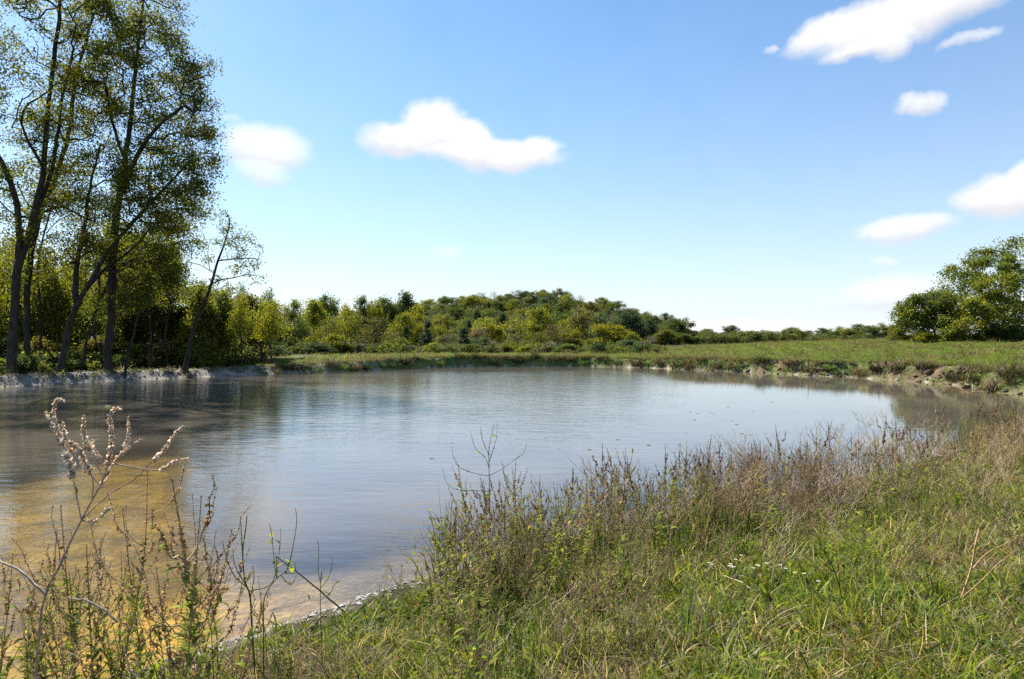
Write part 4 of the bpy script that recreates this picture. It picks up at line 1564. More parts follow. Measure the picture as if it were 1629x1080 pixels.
def tussocks():
    g = np.random.default_rng(90)
    D2_SHADED = [(.032, .042, .014), (.050, .052, .018), (.024, .032, .012), (.060, .058, .022)]  # dark green blades, with the tussocks' own shade deepened into the colour
    B2 = [(.12, .09, .05), (.17, .13, .075), (.085, .065, .04)]
    G2 = [(.10, .16, .025), (.13, .18, .03), (.085, .13, .025)]
    src = {}
    for key, pa, pb_, hi in [('dark', D2_SHADED, B2, .85), ('brown', B2, D2_SHADED, .75), ('green', G2, G2, .5)]:
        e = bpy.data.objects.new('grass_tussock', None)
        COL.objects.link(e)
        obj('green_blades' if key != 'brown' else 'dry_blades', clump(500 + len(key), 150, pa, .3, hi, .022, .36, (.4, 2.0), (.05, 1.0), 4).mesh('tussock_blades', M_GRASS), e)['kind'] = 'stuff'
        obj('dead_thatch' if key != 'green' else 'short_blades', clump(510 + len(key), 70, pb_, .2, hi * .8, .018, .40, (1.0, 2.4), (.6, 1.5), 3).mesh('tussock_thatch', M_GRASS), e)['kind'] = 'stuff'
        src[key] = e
    used = set()
    SPOT = [(456, 582, 'dark', 1.0), (484, 584, 'dark', 1.05), (529, 582, 'dark', 1.0), (505, 588, 'green', .8), (546, 586, 'green', .9), (565, 584, 'brown', .9), (582, 580, 'dark', 1.0), (606, 584, 'green', .8),
            (625, 582, 'green', .9), (645, 578, 'dark', 1.3), (671, 582, 'green', .9), (660, 575, 'dark', .9), (700, 580, 'green', .8), (730, 576, 'dark', .9), (756, 576, 'dark', 1.1), (786, 573, 'dark', 1.0),
            (812, 576, 'brown', 1.0), (824, 574, 'dark', 1.1), (850, 576, 'dark', 1.1), (884, 576, 'dark', 1.1), (905, 578, 'brown', .9), (930, 578, 'green', .8), (958, 578, 'brown', .9), (985, 578, 'dark', .9),
            (1013, 578, 'dark', 1.0), (1030, 580, 'green', .8), (1052, 580, 'brown', 1.0), (1075, 582, 'dark', .9), (1098, 583, 'brown', 1.0), (1140, 585, 'dark', 1.1), (1165, 586, 'brown', 1.0),
            (1212, 590, 'dark', 1.0), (1255, 592, 'brown', .9), (1290, 590, 'dark', 1.3), (1318, 598, 'green', .7), (1368, 592, 'brown', 1.0), (1395, 598, 'dark', .9), (1425, 592, 'brown', 1.1), (1470, 600, 'brown', 1.0),
            (1520, 596, 'dark', 1.0), (1550, 606, 'dark', 1.2), (1585, 604, 'brown', 1.1), (1612, 600, 'dark', 1.1), (268, 604, 'dark', .7), (300, 600, 'brown', .5), (420, 592, 'green', .6), (440, 590, 'brown', .6)]
    lst = []
    for px, py, key, s in SPOT:
        # walk along the sight line until the bank is met
        dd = np.arange(26, 78, .2)
        x, y = (px - PX0) / F * dd, dd
        z, sd, par, _, q = terrain(x, y, True)
        hit = np.where((sd > .25) & (y > 24))[0]
        if not len(hit):
            continue
        k = hit[0] + int(g.integers(0, 4))
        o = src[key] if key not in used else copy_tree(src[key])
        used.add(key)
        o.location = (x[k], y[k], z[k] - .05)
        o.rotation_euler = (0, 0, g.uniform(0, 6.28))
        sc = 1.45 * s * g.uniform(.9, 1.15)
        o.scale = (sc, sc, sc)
        lst.append((px, o, key))
    cnt = {}
    W = {'dark': 'dark drooping grass tussock overhanging the far waterline', 'brown': 'brown dry grass tussock on the edge of the far bank', 'green': 'low bright green grass patch at the far waterline'}
    for px, o, key in sorted(lst, key=lambda a: a[0]):
        cnt[key] = cnt.get(key, 0) + 1
        tag(o, f'{W[key]}, {ordinal(cnt[key])} from left', 'grass tussock', 'grass tussocks along the far bank')


tussocks()


# ------------------------------------------------------------------ weeds on the near bank
S_BROWN = [(.34, .24, .13), (.44, .32, .19), (.27, .18, .10), (.50, .39, .25)]
S_PURPLE = [(.48, .34, .22), (.56, .43, .29), (.36, .24, .15), (.60, .49, .36)]
S_PINK = [(.74, .62, .51), (.80, .71, .60), (.62, .48, .37), (.84, .77, .67)]
S_GREY = [(.31, .235, .16), (.38, .30, .21), (.23, .17, .115)]
S_RED = [(.24, .135, .075), (.19, .105, .06), (.31, .195, .115), (.15, .085, .05)]
S_DARKRED = [(.10, .040, .032), (.14, .055, .04), (.08, .04, .03)]
S_OLIVE = [(.32, .29, .11), (.40, .36, .16), (.24, .22, .09)]
L_YG = [(.26, .30, .035), (.20, .26, .03), (.29, .28, .05), (.15, .20, .03), (.26, .20, .07)]
L_DRY = [(.22, .15, .08), (.30, .22, .13), (.15, .10, .06), (.14, .15, .04)]


def curve3(P, n):
    """smooth a few control points into n points"""
    P = np.array(P, float)
    if len(P) == 2:
        t = np.linspace(0, 1, n)[:, None]
        return P[0] * (1 - t) + P[1] * t
    E = np.vstack([2 * P[0] - P[1], P, 2 * P[-1] - P[-2]])
    m = len(P) - 1
    out = []
    for s in np.linspace(0, m - 1e-6, n):
        i = int(s)
        t = s - i
        p0, p1, p2, p3 = E[i], E[i + 1], E[i + 2], E[i + 3]
        out.append(.5 * ((2 * p1) + (-p0 + p2) * t + (2 * p0 - 5 * p1 + 4 * p2 - p3) * t * t + (-p0 + 3 * p1 - 3 * p2 + p3) * t ** 3))
    return np.array(out)


def spike(mb, pts, n, r0, pal, g, off=1.0, size=1.0):
    """seed spike: small grains all round the end of a stalk"""
    L = len(pts) - 1
    t = g.random(n)
    i = np.minimum((t * L).astype(int), L - 1)
    f = (t * L - i)[:, None]
    p = pts[i] * (1 - f) + pts[i + 1] * f
    taper = (1 - .65 * t) * (0.6 + .4 * (np.sin(t * 60) > -.3))
    v = g.normal(size=(n, 3))
    v /= np.linalg.norm(v, axis=1)[:, None]
    p = p + v * (r0 * off * taper * g.random(n) ** .5)[:, None]
    mb.blobs(p, r0 * size * .40 * taper * g.uniform(.6, 1.3, n), pick_col(g, n, pal, .3), 1.25)


def stem_leaves(mb, pts, n, length, pal, g, wid=.28, lo=0.05, hi=.9):
    L = len(pts) - 1
    t = g.uniform(lo, hi, n)
    i = np.minimum((t * L).astype(int), L - 1)
    f = (t * L - i)[:, None]
    p = pts[i] * (1 - f) + pts[i + 1] * f
    ln = length * g.uniform(.5, 1.2, n)
    mb.blades(p, g.uniform(0, 6.28, n), g.uniform(.4, 1.3, n), ln, ln * wid, g.uniform(.2, 1.6, n), 4, pick_col(g, n, pal, .25), 'leaf')


def weed_spike(seed, h, nb=9, pal=S_BROWN, stem=(.32, .24, .12), leafpal=L_YG, nleaf=44, sr=.015, grains=64, llen=.055):
    g = np.random.default_rng(seed)
    st, sd_, lf = MB(), MB(), MB()
    lean = g.normal(size=2) * .10 * h
    main = curve3([(0, 0, -.06), (lean[0] * .2 + g.normal() * .02, lean[1] * .2, h * .33), (lean[0] * .6 + g.normal() * .03, lean[1] * .6, h * .66), (lean[0], lean[1], h)], 12)
    st.tube(main, np.linspace(.0048, .0016, 12), 4, stem)
    spike(sd_, main[7:], grains, sr, pal, g)
    for k in range(nb):
        t = .22 + .62 * (k + g.random()) / nb
        i = int(t * 11)
        p = main[i]
        az = k * 2.4 + g.normal() * .4
        ln = h * g.uniform(.22, .42) * (1.15 - .55 * t)
        out = np.array([math.cos(az), math.sin(az), 0])
        br = curve3([p, p + out * ln * .35 + np.array([0, 0, ln * .35]), p + out * ln * .55 + np.array([0, 0, ln * .95])], 8)
        br[1:] += g.normal(size=(7, 3)) * .006
        st.tube(br, np.linspace(.0028, .001, 8), 3, np.array(stem) * g.uniform(.8, 1.3))
        spike(sd_, br[3:], int(grains * .7), sr * .85, pal, g)
        if g.random() < .6:
            stem_leaves(lf, br, 2, llen * .7, leafpal, g)
    stem_leaves(lf, main, nleaf, llen, leafpal, g, lo=.05, hi=.75)
    return {'stem': st, 'seed_heads': sd_, 'leaves': lf}


def weed_twig(seed, h, pal=S_GREY, leafpal=L_DRY, nst=5, seeds=70, nleaf=20):
    g = np.random.default_rng(seed)
    st, sd_, lf = MB(), MB(), MB()
    for s in range(nst):
        az = g.uniform(0, 6.28)
        sp = h * g.uniform(.1, .5)
        hh = h * g.uniform(.6, 1.05)
        b = np.array([g.normal() * .05, g.normal() * .05, -.05])
        m = curve3([b, b + (math.cos(az) * sp * .25, math.sin(az) * sp * .25, hh * .4), b + (math.cos(az) * sp * .7, math.sin(az) * sp * .7, hh * .75), b + (math.cos(az) * sp, math.sin(az) * sp, hh)], 11)
        m[1:] += g.normal(size=(10, 3)) * .008
        c = np.array(pal[g.integers(0, len(pal))]) * .9
        st.tube(m, np.linspace(.0042, .0012, 11), 3, c)
        for k in range(6):
            i = g.integers(3, 10)
            a2 = g.uniform(0, 6.28)
            ln = h * g.uniform(.15, .38)
            o = np.array([math.cos(a2), math.sin(a2), 0])
            br = curve3([m[i], m[i] + o * ln * .45 + (0, 0, ln * .3), m[i] + o * ln * .7 + (0, 0, ln * .75)], 7)
            br[1:] += g.normal(size=(6, 3)) * .008
            st.tube(br, np.linspace(.0025, .0009, 7), 3, c * g.uniform(.8, 1.3))
            for q in range(2):
                j = g.integers(2, 6)
                a3 = g.uniform(0, 6.28)
                l3 = ln * g.uniform(.2, .5)
                e = curve3([br[j], br[j] + np.array([math.cos(a3) * l3 * .5, math.sin(a3) * l3 * .5, l3 * .5]), br[j] + np.array([math.cos(a3) * l3 * .6, math.sin(a3) * l3 * .6, l3])], 4)
                st.tube(e, np.linspace(.0017, .0008, 4), 3, c * g.uniform(.8, 1.4))
            spike(sd_, br[2:], max(4, seeds // (nst * 2)), .016, pal, g, 1.0, .62)
        if nleaf:
            stem_leaves(lf, m, nleaf // nst, .05, leafpal, g, .25, .05, .9)
    return {'stem': st, 'seed_heads': sd_, 'leaves': lf}


def weed_sedge(seed, h, n=34, pal=None, head=True):
    g = np.random.default_rng(seed)
    pal = pal or [(.14, .12, .05), (.10, .09, .04), (.20, .15, .07), (.08, .10, .03)]
    bl, sd_ = MB(), MB()
    p = np.stack([g.normal(size=n) * .05, g.normal(size=n) * .05, np.full(n, -.03)], 1)
    bl.blades(p, g.uniform(0, 6.28, n), g.uniform(.0, .16, n), h * g.uniform(.45, 1.0, n), .009 * g.uniform(.6, 1.3, n), g.uniform(0, .25, n), 6, pick_col(g, n, pal), 'grass')
    if head:
        for k in range(5):
            b = np.array([g.normal() * .03, g.normal() * .03, 0])
            m = curve3([b, b + (g.normal() * .02, g.normal() * .02, h * .5), b + (g.normal() * .05, g.normal() * .05, h * g.uniform(.9, 1.1))], 9)
            bl.tube(m, np.linspace(.003, .001, 9), 3, (.12, .09, .05))
            spike(sd_, m[5:], 60, .010, S_BROWN, g)
        return {'blades': bl, 'seed_heads': sd_}
    return {'blades': bl}


def weed_leafy(seed, h, pal=L_YG, n=60, stem=(.22, .21, .07)):
    g = np.random.default_rng(seed)
    st, lf = MB(), MB()
    for s in range(4):
        az = g.uniform(0, 6.28)
        sp = h * g.uniform(.05, .35)
        hh = h * g.uniform(.6, 1)
        m = curve3([(0, 0, -.05), (math.cos(az) * sp * .3, math.sin(az) * sp * .3, hh * .5), (math.cos(az) * sp, math.sin(az) * sp, hh)], 9)
        st.tube(m, np.linspace(.004, .0015, 9), 4, stem)
        stem_leaves(lf, m, n // 3, .058, pal, g, .36, .12, 1.0)
    return {'stem': st, 'leaves': lf}


def part_mesh(key, mb):
    m = {'stem': M_STEM, 'seed_heads': M_SEED, 'leaves': M_HERB, 'blades': M_GRASS, 'flowers': M_GRASS}[key]
    return mb.mesh('weed_' + key, m)


def weed_thing(name, parts, loc=(0, 0, 0), label=None, cat='weed', group=None):
    e = bpy.data.objects.new(name, None)
    COL.objects.link(e)
    e.empty_display_size = .1
    e.location = loc
    tag(e, label, cat, group)
    for k, mb in parts.items():
        if mb.n:
            o = obj(k if k != 'seed_heads' else 'seed_heads', part_mesh(k, mb), e)
            if k in ('seed_heads', 'leaves', 'blades'):
                o['kind'] = 'stuff'
    return e


WEEDS = {}
WSPEC = {
    'spike_brown': [lambda s: weed_spike(s, .85), lambda s: weed_spike(s, .85, 11, S_OLIVE), lambda s: weed_spike(s, .85, 8, S_BROWN, nleaf=60)],
    'spike_purple': [lambda s: weed_spike(s, 1.2, 9, S_PURPLE, (.32, .21, .12), L_YG, 120, .015, 80, .060), lambda s: weed_spike(s, 1.2, 11, S_PURPLE, (.30, .19, .11), L_YG, 100, .015, 80, .060)],
    'spike_dark': [lambda s: weed_spike(s, .95, 6, S_RED, (.17, .10, .06), L_YG, 22, .019, 80, .055), lambda s: weed_spike(s, .95, 8, S_RED + S_DARKRED, (.15, .085, .05), L_YG, 16, .018, 80, .05)],
    'twig_grey': [lambda s: weed_twig(s, .9), lambda s: weed_twig(s, .9, S_GREY, L_DRY, 6), lambda s: weed_twig(s, .9, S_GREY + S_BROWN, L_DRY, 5)],
    'twig_brown': [lambda s: weed_twig(s, .9, S_RED, L_DRY, 7), lambda s: weed_twig(s, .9, S_RED + S_BROWN, L_DRY, 7), lambda s: weed_twig(s, .9, S_BROWN, L_DRY, 7)],
    'sedge': [lambda s: weed_sedge(s, 1.0), lambda s: weed_sedge(s, 1.0, 44)],
    'leafy': [lambda s: weed_leafy(s, .6), lambda s: weed_leafy(s, .6, L_YG + [(.07, .12, .025)], 80)],
    'blade': [lambda s: weed_sedge(s, .8, 14, [(.07, .13, .02), (.10, .16, .025), (.05, .09, .02)], False)],
}
WNAME = {'spike_dark': 'spiked_weed', 'spike_brown': 'spiked_weed', 'spike_purple': 'spiked_weed', 'twig_grey': 'dry_weed', 'twig_brown': 'dry_weed', 'sedge': 'sedge_clump', 'leafy': 'leafy_weed', 'blade': 'reed_clump'}
WWORD = {'spike_dark': 'tall dark reddish seed-spiked weed', 'spike_brown': 'brown seed-spiked weed', 'spike_purple': 'purplish seed-spiked weed', 'twig_grey': 'greyish dry twiggy weed', 'twig_brown': 'brown dry twiggy weed', 'sedge': 'stiff brown sedge clump',
         'leafy': 'yellow-green leafy weed', 'blade': 'tall green reed blades'}
WREADY = {}
WPLACED = []
wr = random.Random(21)


def place_weed(kind, x, y, h, zone):
    v = wr.randrange(len(WSPEC[kind]))
    key = (kind, v)
    base_h = {'spike_dark': .95, 'spike_brown': .85, 'spike_purple': 1.2, 'twig_grey': .9, 'twig_brown': .9, 'sedge': 1.0, 'leafy': .6, 'blade': .8}[kind]
    if key not in WREADY:
        o = weed_thing(WNAME[kind], WSPEC[kind][v](700 + len(WREADY) * 13))
        WREADY[key] = o
    else:
        o = copy_tree(WREADY[key])
    o.location = (x, y, tz(x, y))
    o.rotation_euler = (wr.gauss(0, .07), wr.gauss(0, .07), wr.uniform(0, 6.28))
    if kind == 'leafy':
        h = min(h, .75)
    s = h / base_h
    o.scale = (s * wr.uniform(.9, 1.15), s * wr.uniform(.9, 1.15), s)
    WPLACED.append((kind, zone, x / y, o))
    return o


def land_at(px, sd_want):
    """first point along a sight line that lies sd_want inland of the near shore"""
    dd = np.arange(2.6, 24, .05)
    x = (px - PX0) / F * dd
    sd, par = shore_info(x, dd)
    ok = np.where((sd > sd_want))[0]
    if not len(ok):
        return None
    k = ok[-1] if par[ok[-1], 2] > .3 else None
    # nearest water crossing seen from the camera
    wet = np.where(sd < sd_want)[0]
    if len(wet) and wet[0] > 0:
        k = wet[0] - 1
    if k is None:
        return None
    return float(x[k]), float(dd[k])


def place_row(n, px0, px1, sd0, sd1, kinds, hts, zone):
    for k in range(n):
        px = px0 + (px1 - px0) * (k + wr.random()) / n
        p = land_at(px, wr.uniform(sd0, sd1))
        if p is None:
            continue
        place_weed(wr.choice(kinds), p[0], p[1], wr.uniform(*hts), zone)


place_row(100, 690, 1130, .08, 1.7, ['spike_brown', 'spike_brown', 'spike_brown', 'twig_brown', 'leafy', 'leafy', 'blade'], (.6, 1.1), 'beside the pond')
place_row(52, 690, 1120, 1.3, 3.2, ['leafy', 'spike_brown', 'twig_brown', 'spike_brown', 'blade'], (.45, .8), 'beside the pond')
place_row(48, 1110, 1300, .05, 2.0, ['twig_brown', 'spike_brown', 'twig_brown', 'sedge', 'twig_brown', 'twig_grey'], (.6, 1.05), 'near the dark sedge')
place_row(66, 1290, 1660, .05, 2.4, ['twig_grey', 'twig_brown', 'leafy', 'spike_brown', 'twig_brown', 'blade', 'spike_brown'], (.6, 1.15), 'on the right shore')
place_row(12, 1300, 1640, 1.8, 4.0, ['twig_brown', 'leafy', 'blade'], (.35, .6), 'on the right shore')
place_row(7, 600, 700, .15, .8, ['twig_grey', 'leafy', 'spike_brown'], (.25, .5), 'on the muddy edge')
for (px, d, h) in [(1214, 11.2, 1.05), (1228, 11.4, .8), (1180, 11.0, .75), (1198, 11.3, .85), (1244, 11.2, .75)]:
    place_weed('sedge', (px - PX0) / F * d, d, h, 'near the dark sedge')
place_row(26, 1080, 1650, 2.2, 5.0, ['twig_brown', 'spike_brown', 'leafy', 'twig_brown', 'blade'], (.4, .8), 'on the right bank grass')
place_row(46, 960, 1640, .05, 1.4, ['spike_dark'], (.75, 1.25), 'at the near waterline')
place_row(16, 700, 960, .1, 1.6, ['spike_dark'], (.6, 1.0), 'beside the pond')
# left-hand foreground, rooted on this bank below the picture
for k in range(32):
    px = wr.uniform(-40, 350)
    d = wr.uniform(3.1, 4.7)
    x = (px - PX0) / F * d
    top = wr.uniform(770, 960) - 60 * (1 - abs(px - 260) / 260) if px > 120 else wr.uniform(840, 1000)
    z0 = tz(x, d)
    h = CAM_Z - (top - PY0) / F * d - z0
    place_weed(wr.choice(['spike_purple', 'leafy', 'spike_purple', 'leafy', 'spike_brown']), x, d, max(.4, h), 'in the left foreground')
for k in range(9):
    px = wr.uniform(345, 560)
    d = wr.uniform(4.0, 5.2)
    x = (px - PX0) / F * d
    if shore_info(np.array([x]), np.array([d]))[0][0] > .1:
        place_weed(wr.choice(['spike_brown', 'blade', 'leafy']), x, d, wr.uniform(.35, .7), 'on the muddy edge')
WPLACED.sort(key=lambda a: a[2])
_c = {}
for kind, zone, q, o in WPLACED:
    key = (kind, zone)
    _c[key] = _c.get(key, 0) + 1
    tag(o, f'{WWORD[kind]} {zone}, {ordinal(_c[key])} from left', 'weed' if kind not in ('sedge', 'blade') else 'sedge', f'{WWORD[kind]}s {zone}')


def brush_mass():
    """dead stalks and litter between the single weeds"""
    g = np.random.default_rng(98)
    protos = []
    for k in range(3):
        mb = weed_twig(900 + k, .5, [S_GREY + S_RED, S_RED + S_BROWN, S_OLIVE][k], L_DRY, 4, 0, 0)['stem']
        protos.append(mb.mesh('dead_stalks', M_STEM))
    protos.append(clump(910, 24, TAN, .2, .5, .006, .12, (.2, 1.4), (.05, .6), 4).mesh('dead_grass', M_GRASS))
    n = 9000
    d = g.uniform(5, 20, n)
    q = g.uniform(-.25, .95, n)
    x, y = q * d, d
    z, sd, par, sh, _ = terrain(x, y, True)
    keep = (sd > .04) & (sd < 2.6) & (par[:, 2] > .3) & (g.random(n) < np.exp(-((sd - .5) / .9) ** 2) * np.where(x > 3.5, .20, .36)) & (x > .1 + .4 * g.normal(size=n))
    x, y, z = x[keep], y[keep], z[keep]
    n = len(x)
    # thin it out inland, over the grass
    m = 650
    d2 = 2.8 + 11 * g.random(m) ** 1.3
    q2 = g.uniform(-.35, .85, m)
    x2, y2 = q2 * d2, d2
    z2, sd2, par2, _, _ = terrain(x2, y2, True)
    k2 = (sd2 > .9) & (par2[:, 2] > .3) & (fbm(x2 * .9, y2 * .9, 191, 3) > -.05)
    x, y, z = np.r_[x, x2[k2]], np.r_[y, y2[k2]], np.r_[z, z2[k2]]
    inl = np.r_[np.zeros(n), np.ones(k2.sum())] > 0
    n = len(x)
    rot = np.stack([g.normal(size=n) * np.where(inl, .5, .2), g.normal(size=n) * np.where(inl, .5, .2), g.uniform(0, 6.28, n)], 1)
    scatter('dead_brush', 'tangle of dead stalks between the weeds along the near shore', protos, np.stack([x, y, z], 1), rot, g.uniform(.5, 1.25, n) * np.where(inl, .62, 1), np.where(x < 4.0, g.choice(4, n, p=[.0, .35, .45, .2]), g.choice(4, n, p=[.4, .25, .1, .25])))


brush_mass()


# ------------------------------------------------------------------ single plants one can point at
LEAF_ME = {}


def big_leaf(col):
    key = tuple(col)
    if key not in LEAF_ME:
        mb = MB()
        mb.blades(np.zeros((1, 3)), 0, .9, 1.0, .34, .9, 6, np.array([col]), 'leaf')
        LEAF_ME[key] = mb.mesh('weed_leaf', M_HERB)
    return LEAF_ME[key]


def hero_weed(name, label, d, main, branches, pal, stem_col, r0=.006, sr=.012, grains=90, leaves=0, leaf_pal=L_YG, leaf_len=.08, dj=.12, seed=1, tail=.55, main_spike=True):
    """main and branches are photo-pixel polylines at distance d, branches get their own depth"""
    g = np.random.default_rng(seed)
    rx, ry = main[0]
    x0 = (rx - PX0) / F * d
    o = np.array([x0, d, tz(x0, d) - .05])
    st, sd_ = MB(), MB()
    P = [o] + [WP(px, py, d + g.normal() * dj * .25) for px, py in main[1:]]
    M = curve3(P, 22) - o
    st.tube(M, np.linspace(r0, r0 * .35, 22), 6, stem_col)
    if main_spike:
        spike(sd_, M[int(22 * tail):], grains, sr, pal, g)
    curves = [M]
    for br in branches:
        pl = br[0]
        dd = g.normal() * dj
        # start on the main stem at the nearest point
        s0 = WP(*pl[0], d) - o
        k = int(np.argmin(np.linalg.norm(M - s0, axis=1)))
        pts = [M[k]] + [WP(px, py, d + dd * (j + 1) / len(pl)) - o for j, (px, py) in enumerate(pl[1:])]
        c = curve3(pts, 14)
        st.tube(c, np.linspace(r0 * .6, r0 * .22, 14), 5, np.array(stem_col) * g.uniform(.9, 1.3))
        f = br[1] if len(br) > 1 else .35
        if f < 1:
            spike(sd_, c[int(14 * f):], int(grains * (br[2] if len(br) > 2 else .7)), sr * (br[3] if len(br) > 3 else .85), pal, g)
        curves.append(c)
    e = weed_thing(name, {'stem': st, 'seed_heads': sd_}, tuple(o), label, 'weed')
    for k in range(leaves):
        c = curves[g.integers(0, len(curves))]
        p = c[g.integers(3, len(c) - 2)]
        lo = obj('leaf', big_leaf(leaf_pal[g.integers(0, len(leaf_pal))]), e, tuple(p))
        s = leaf_len * g.uniform(.6, 1.3)
        lo.scale = (s, s, s)
        lo.rotation_euler = (g.normal() * .4, g.normal() * .4, g.uniform(0, 6.28))
    return e


hero_weed('dried_weed', 'large dead weed with fuzzy pinkish seed plumes rising over the water at left', 2.9,
          [(40, 1100), (62, 1000), (95, 900), (128, 830), (150, 790), (166, 760), (186, 730), (205, 712), (226, 698)],
          [([(128, 830), (120, 780), (112, 740), (96, 700), (80, 672), (73, 655)], .35, 1.5, 1.5), ([(112, 742), (104, 706), (88, 672), (86, 645), (94, 635), (103, 639)], .2, 1.3, 1.1),
           ([(150, 790), (148, 765), (136, 735), (122, 712), (106, 700), (100, 672)], .3, 1.4, 1.4), ([(166, 760), (174, 728), (178, 690), (174, 662), (184, 650), (193, 652)], .18, 1.6, 1.2),
           ([(140, 740), (136, 700), (133, 660)], .4, 1.0, 1.2), ([(186, 730), (203, 700), (204, 662)], .3, .8, .9), ([(128, 830), (175, 785), (215, 762), (240, 735), (262, 716), (278, 690), (292, 678)], .5, 1.2, 1.1),
           ([(215, 762), (250, 748), (275, 735), (300, 729)], .4, .7, .9), ([(132, 838), (150, 830), (170, 812), (176, 808)], .2, .5, 1.1), ([(145, 740), (150, 718), (148, 700)], .3, .5, 1)],
          S_PINK, (.36, .25, .19),   .0052, .0125, 300, 4, L_DRY, .06, .10, 3)
hero_weed('tall_weed', 'tall thin branching weed with candelabra seed spikes in the middle foreground', 6.6,
          [(793, 930), (781, 850), (779, 790), (778, 740), (778, 712), (786, 676)],
          [([(778, 745), (772, 728), (756, 712), (748, 686)], .3), ([(772, 728), (768, 700), (764, 678)], .3, .6), ([(778, 738), (783, 720), (790, 695), (791, 670)], .2), ([(779, 762), (752, 752), (730, 742), (721, 724), (719, 710)], .35),
           ([(780, 784), (755, 780), (732, 780), (712, 770), (703, 742)], .35), ([(779, 760), (800, 745), (820, 730), (832, 722), (838, 706)], .45), ([(780, 795), (770, 790), (758, 786), (752, 780)], .2, .5)],
          S_OLIVE, (.12, .10, .055), .0055, .0125, 80, 12, L_YG, .085, .15, 4)
hero_weed('seed_stalk', 'upright dry stalk with clustered brown tips right of the candelabra weed', 8.0,
          [(992, 900), (990, 830), (993, 780), (994, 745), (995, 712)],
          [([(994, 748), (986, 735), (979, 712)], .3), ([(994, 748), (1003, 735), (1007, 714)], .3), ([(993, 765), (982, 750), (978, 738)], .2), ([(993, 765), (1005, 752), (1010, 742)], .2)],
          S_BROWN, (.13, .09, .06), .006, .014, 80, 8, L_YG, .08, .1, 5)
hero_weed('red_spiked_weed', 'weed with dark red upright spikes above the muddy water edge', 4.6,
          [(410, 1100), (402, 1020), (398, 950), (390, 925), (386, 880), (391, 840), (393, 820)],
          [([(392, 930), (372, 915), (358, 880), (354, 860)], .2), ([(390, 925), (374, 900), (370, 872)], .2), ([(388, 890), (384, 850), (382, 820)], .1), ([(396, 945), (430, 930), (440, 900), (438, 880)], .7),
           ([(398, 960), (404, 920), (402, 900)], .2)],
          S_DARKRED, (.10, .12, .03), .0075, .0085, 70, 8, L_YG, .07, .1, 6, .6)
hero_weed('red_spiked_weed', 'slender weed with three dark red spikes left of the bare slanting stick', 4.7,
          [(420, 1080), (419, 1000), (421, 950), (440, 920), (457, 905), (466, 870), (472, 830), (470, 808)],
          [([(440, 920), (436, 890), (432, 850), (428, 832)], .5), ([(440, 918), (444, 880), (447, 840)], .5), ([(460, 915), (468, 910), (471, 893)], .1), ([(452, 920), (462, 930), (472, 915)], .2)],
          S_DARKRED, (.13, .14, .035), .005, .0085, 90, 9, L_YG, .08, .1, 7, .55)
hero_weed('red_spiked_weed', 'thin weed with two curved dark red spikes right of the bare slanting stick', 4.8,
          [(512, 1090), (512, 1030), (510, 980), (510, 930), (512, 905)],
          [([(510, 935), (522, 920), (528, 900), (529, 886)], .2), ([(510, 925), (506, 905), (507, 870), (504, 858)], .3), ([(511, 950), (524, 945), (532, 930), (540, 925)], .3), ([(511, 950), (490, 955), (460, 965), (432, 970)], .4, .4)],
          S_DARKRED, (.12, .10, .04), .0045, .0085, 60, 8, L_YG, .055, .1, 8, .8)
hero_weed('bent_weed', 'thin pale weed bowing left over the muddy shallows', 6.6,
          [(680, 960), (672, 925), (662, 900), (648, 885), (630, 875), (612, 880), (605, 890)],
          [([(655, 892), (660, 870), (660, 850)], .4, .5), ([(668, 915), (690, 880), (680, 860)], .4, .4), ([(648, 885), (625, 900), (622, 925)], .4, .4)],
          S_OLIVE, (.34, .29, .18), .004, .010, 40, 6, L_YG, .05, .12, 9)
hero_weed('orange_stalk', 'orange-brown dead stalk with two bare arms on the right foreground grass', 4.6,
          [(1520, 985), (1530, 950), (1545, 905), (1551, 870), (1556, 845), (1566, 828)],
          [([(1545, 905), (1570, 880), (1600, 865), (1615, 857)], 1.0), ([(1532, 948), (1560, 925), (1590, 895), (1622, 872)], 1.0), ([(1551, 870), (1558, 840), (1556, 812)], .6, .4)],
          [(.34, .20, .10), (.28, .17, .09)], (.38, .22, .11), .009, .006, 30, 6, L_DRY, .06, .1, 10, .8, False)
hero_weed('rusty_stalk', 'rust red dead seed stalk on the grass right of the white flowers', 5.6,
          [(1203, 955), (1206, 925), (1212, 885), (1216, 850), (1218, 800)], [([(1212, 885), (1220, 860), (1224, 835)], .2)],
          [(.22, .085, .04), (.28, .12, .06), (.16, .07, .035)], (.20, .09, .045), .006, .011, 130, 5, L_DRY, .06, .1, 12, .2)
hero_weed('yellow_leaved_weed', 'slim weed with yellow leaves in front of the dark sedge', 8.6,
          [(1224, 860), (1222, 820), (1221, 790), (1220, 760)], [([(1221, 800), (1228, 780), (1226, 765)], .6, .3)],
          S_OLIVE, (.13, .12, .04), .005, .008, 30, 16, [(.32, .28, .03), (.22, .24, .03), (.36, .24, .03)], .09, .1, 13)
hero_weed('dark_stalk', 'blackish bare stalk leaning left on the right foreground grass', 4.6,
          [(1350, 985), (1340, 955), (1332, 920), (1318, 890), (1300, 860)], [([(1336, 935), (1334, 905), (1330, 880)], 1.0), ([(1326, 905), (1310, 895), (1295, 880)], 1.0)],
          S_BROWN, (.035, .030, .022), .005, .006, 10, 0, L_DRY, .05, .1, 14, .8, False)
hero_weed('dark_stalk', 'blackish thin stalk low in the right foreground grass', 4.2,
          [(1412, 1010), (1402, 985), (1395, 960), (1388, 945)], [([(1402, 985), (1404, 955), (1398, 935)], 1.0)],
          S_BROWN, (.04, .034, .026), .0045, .006, 10, 0, L_DRY, .05, .1, 15, .8, False)


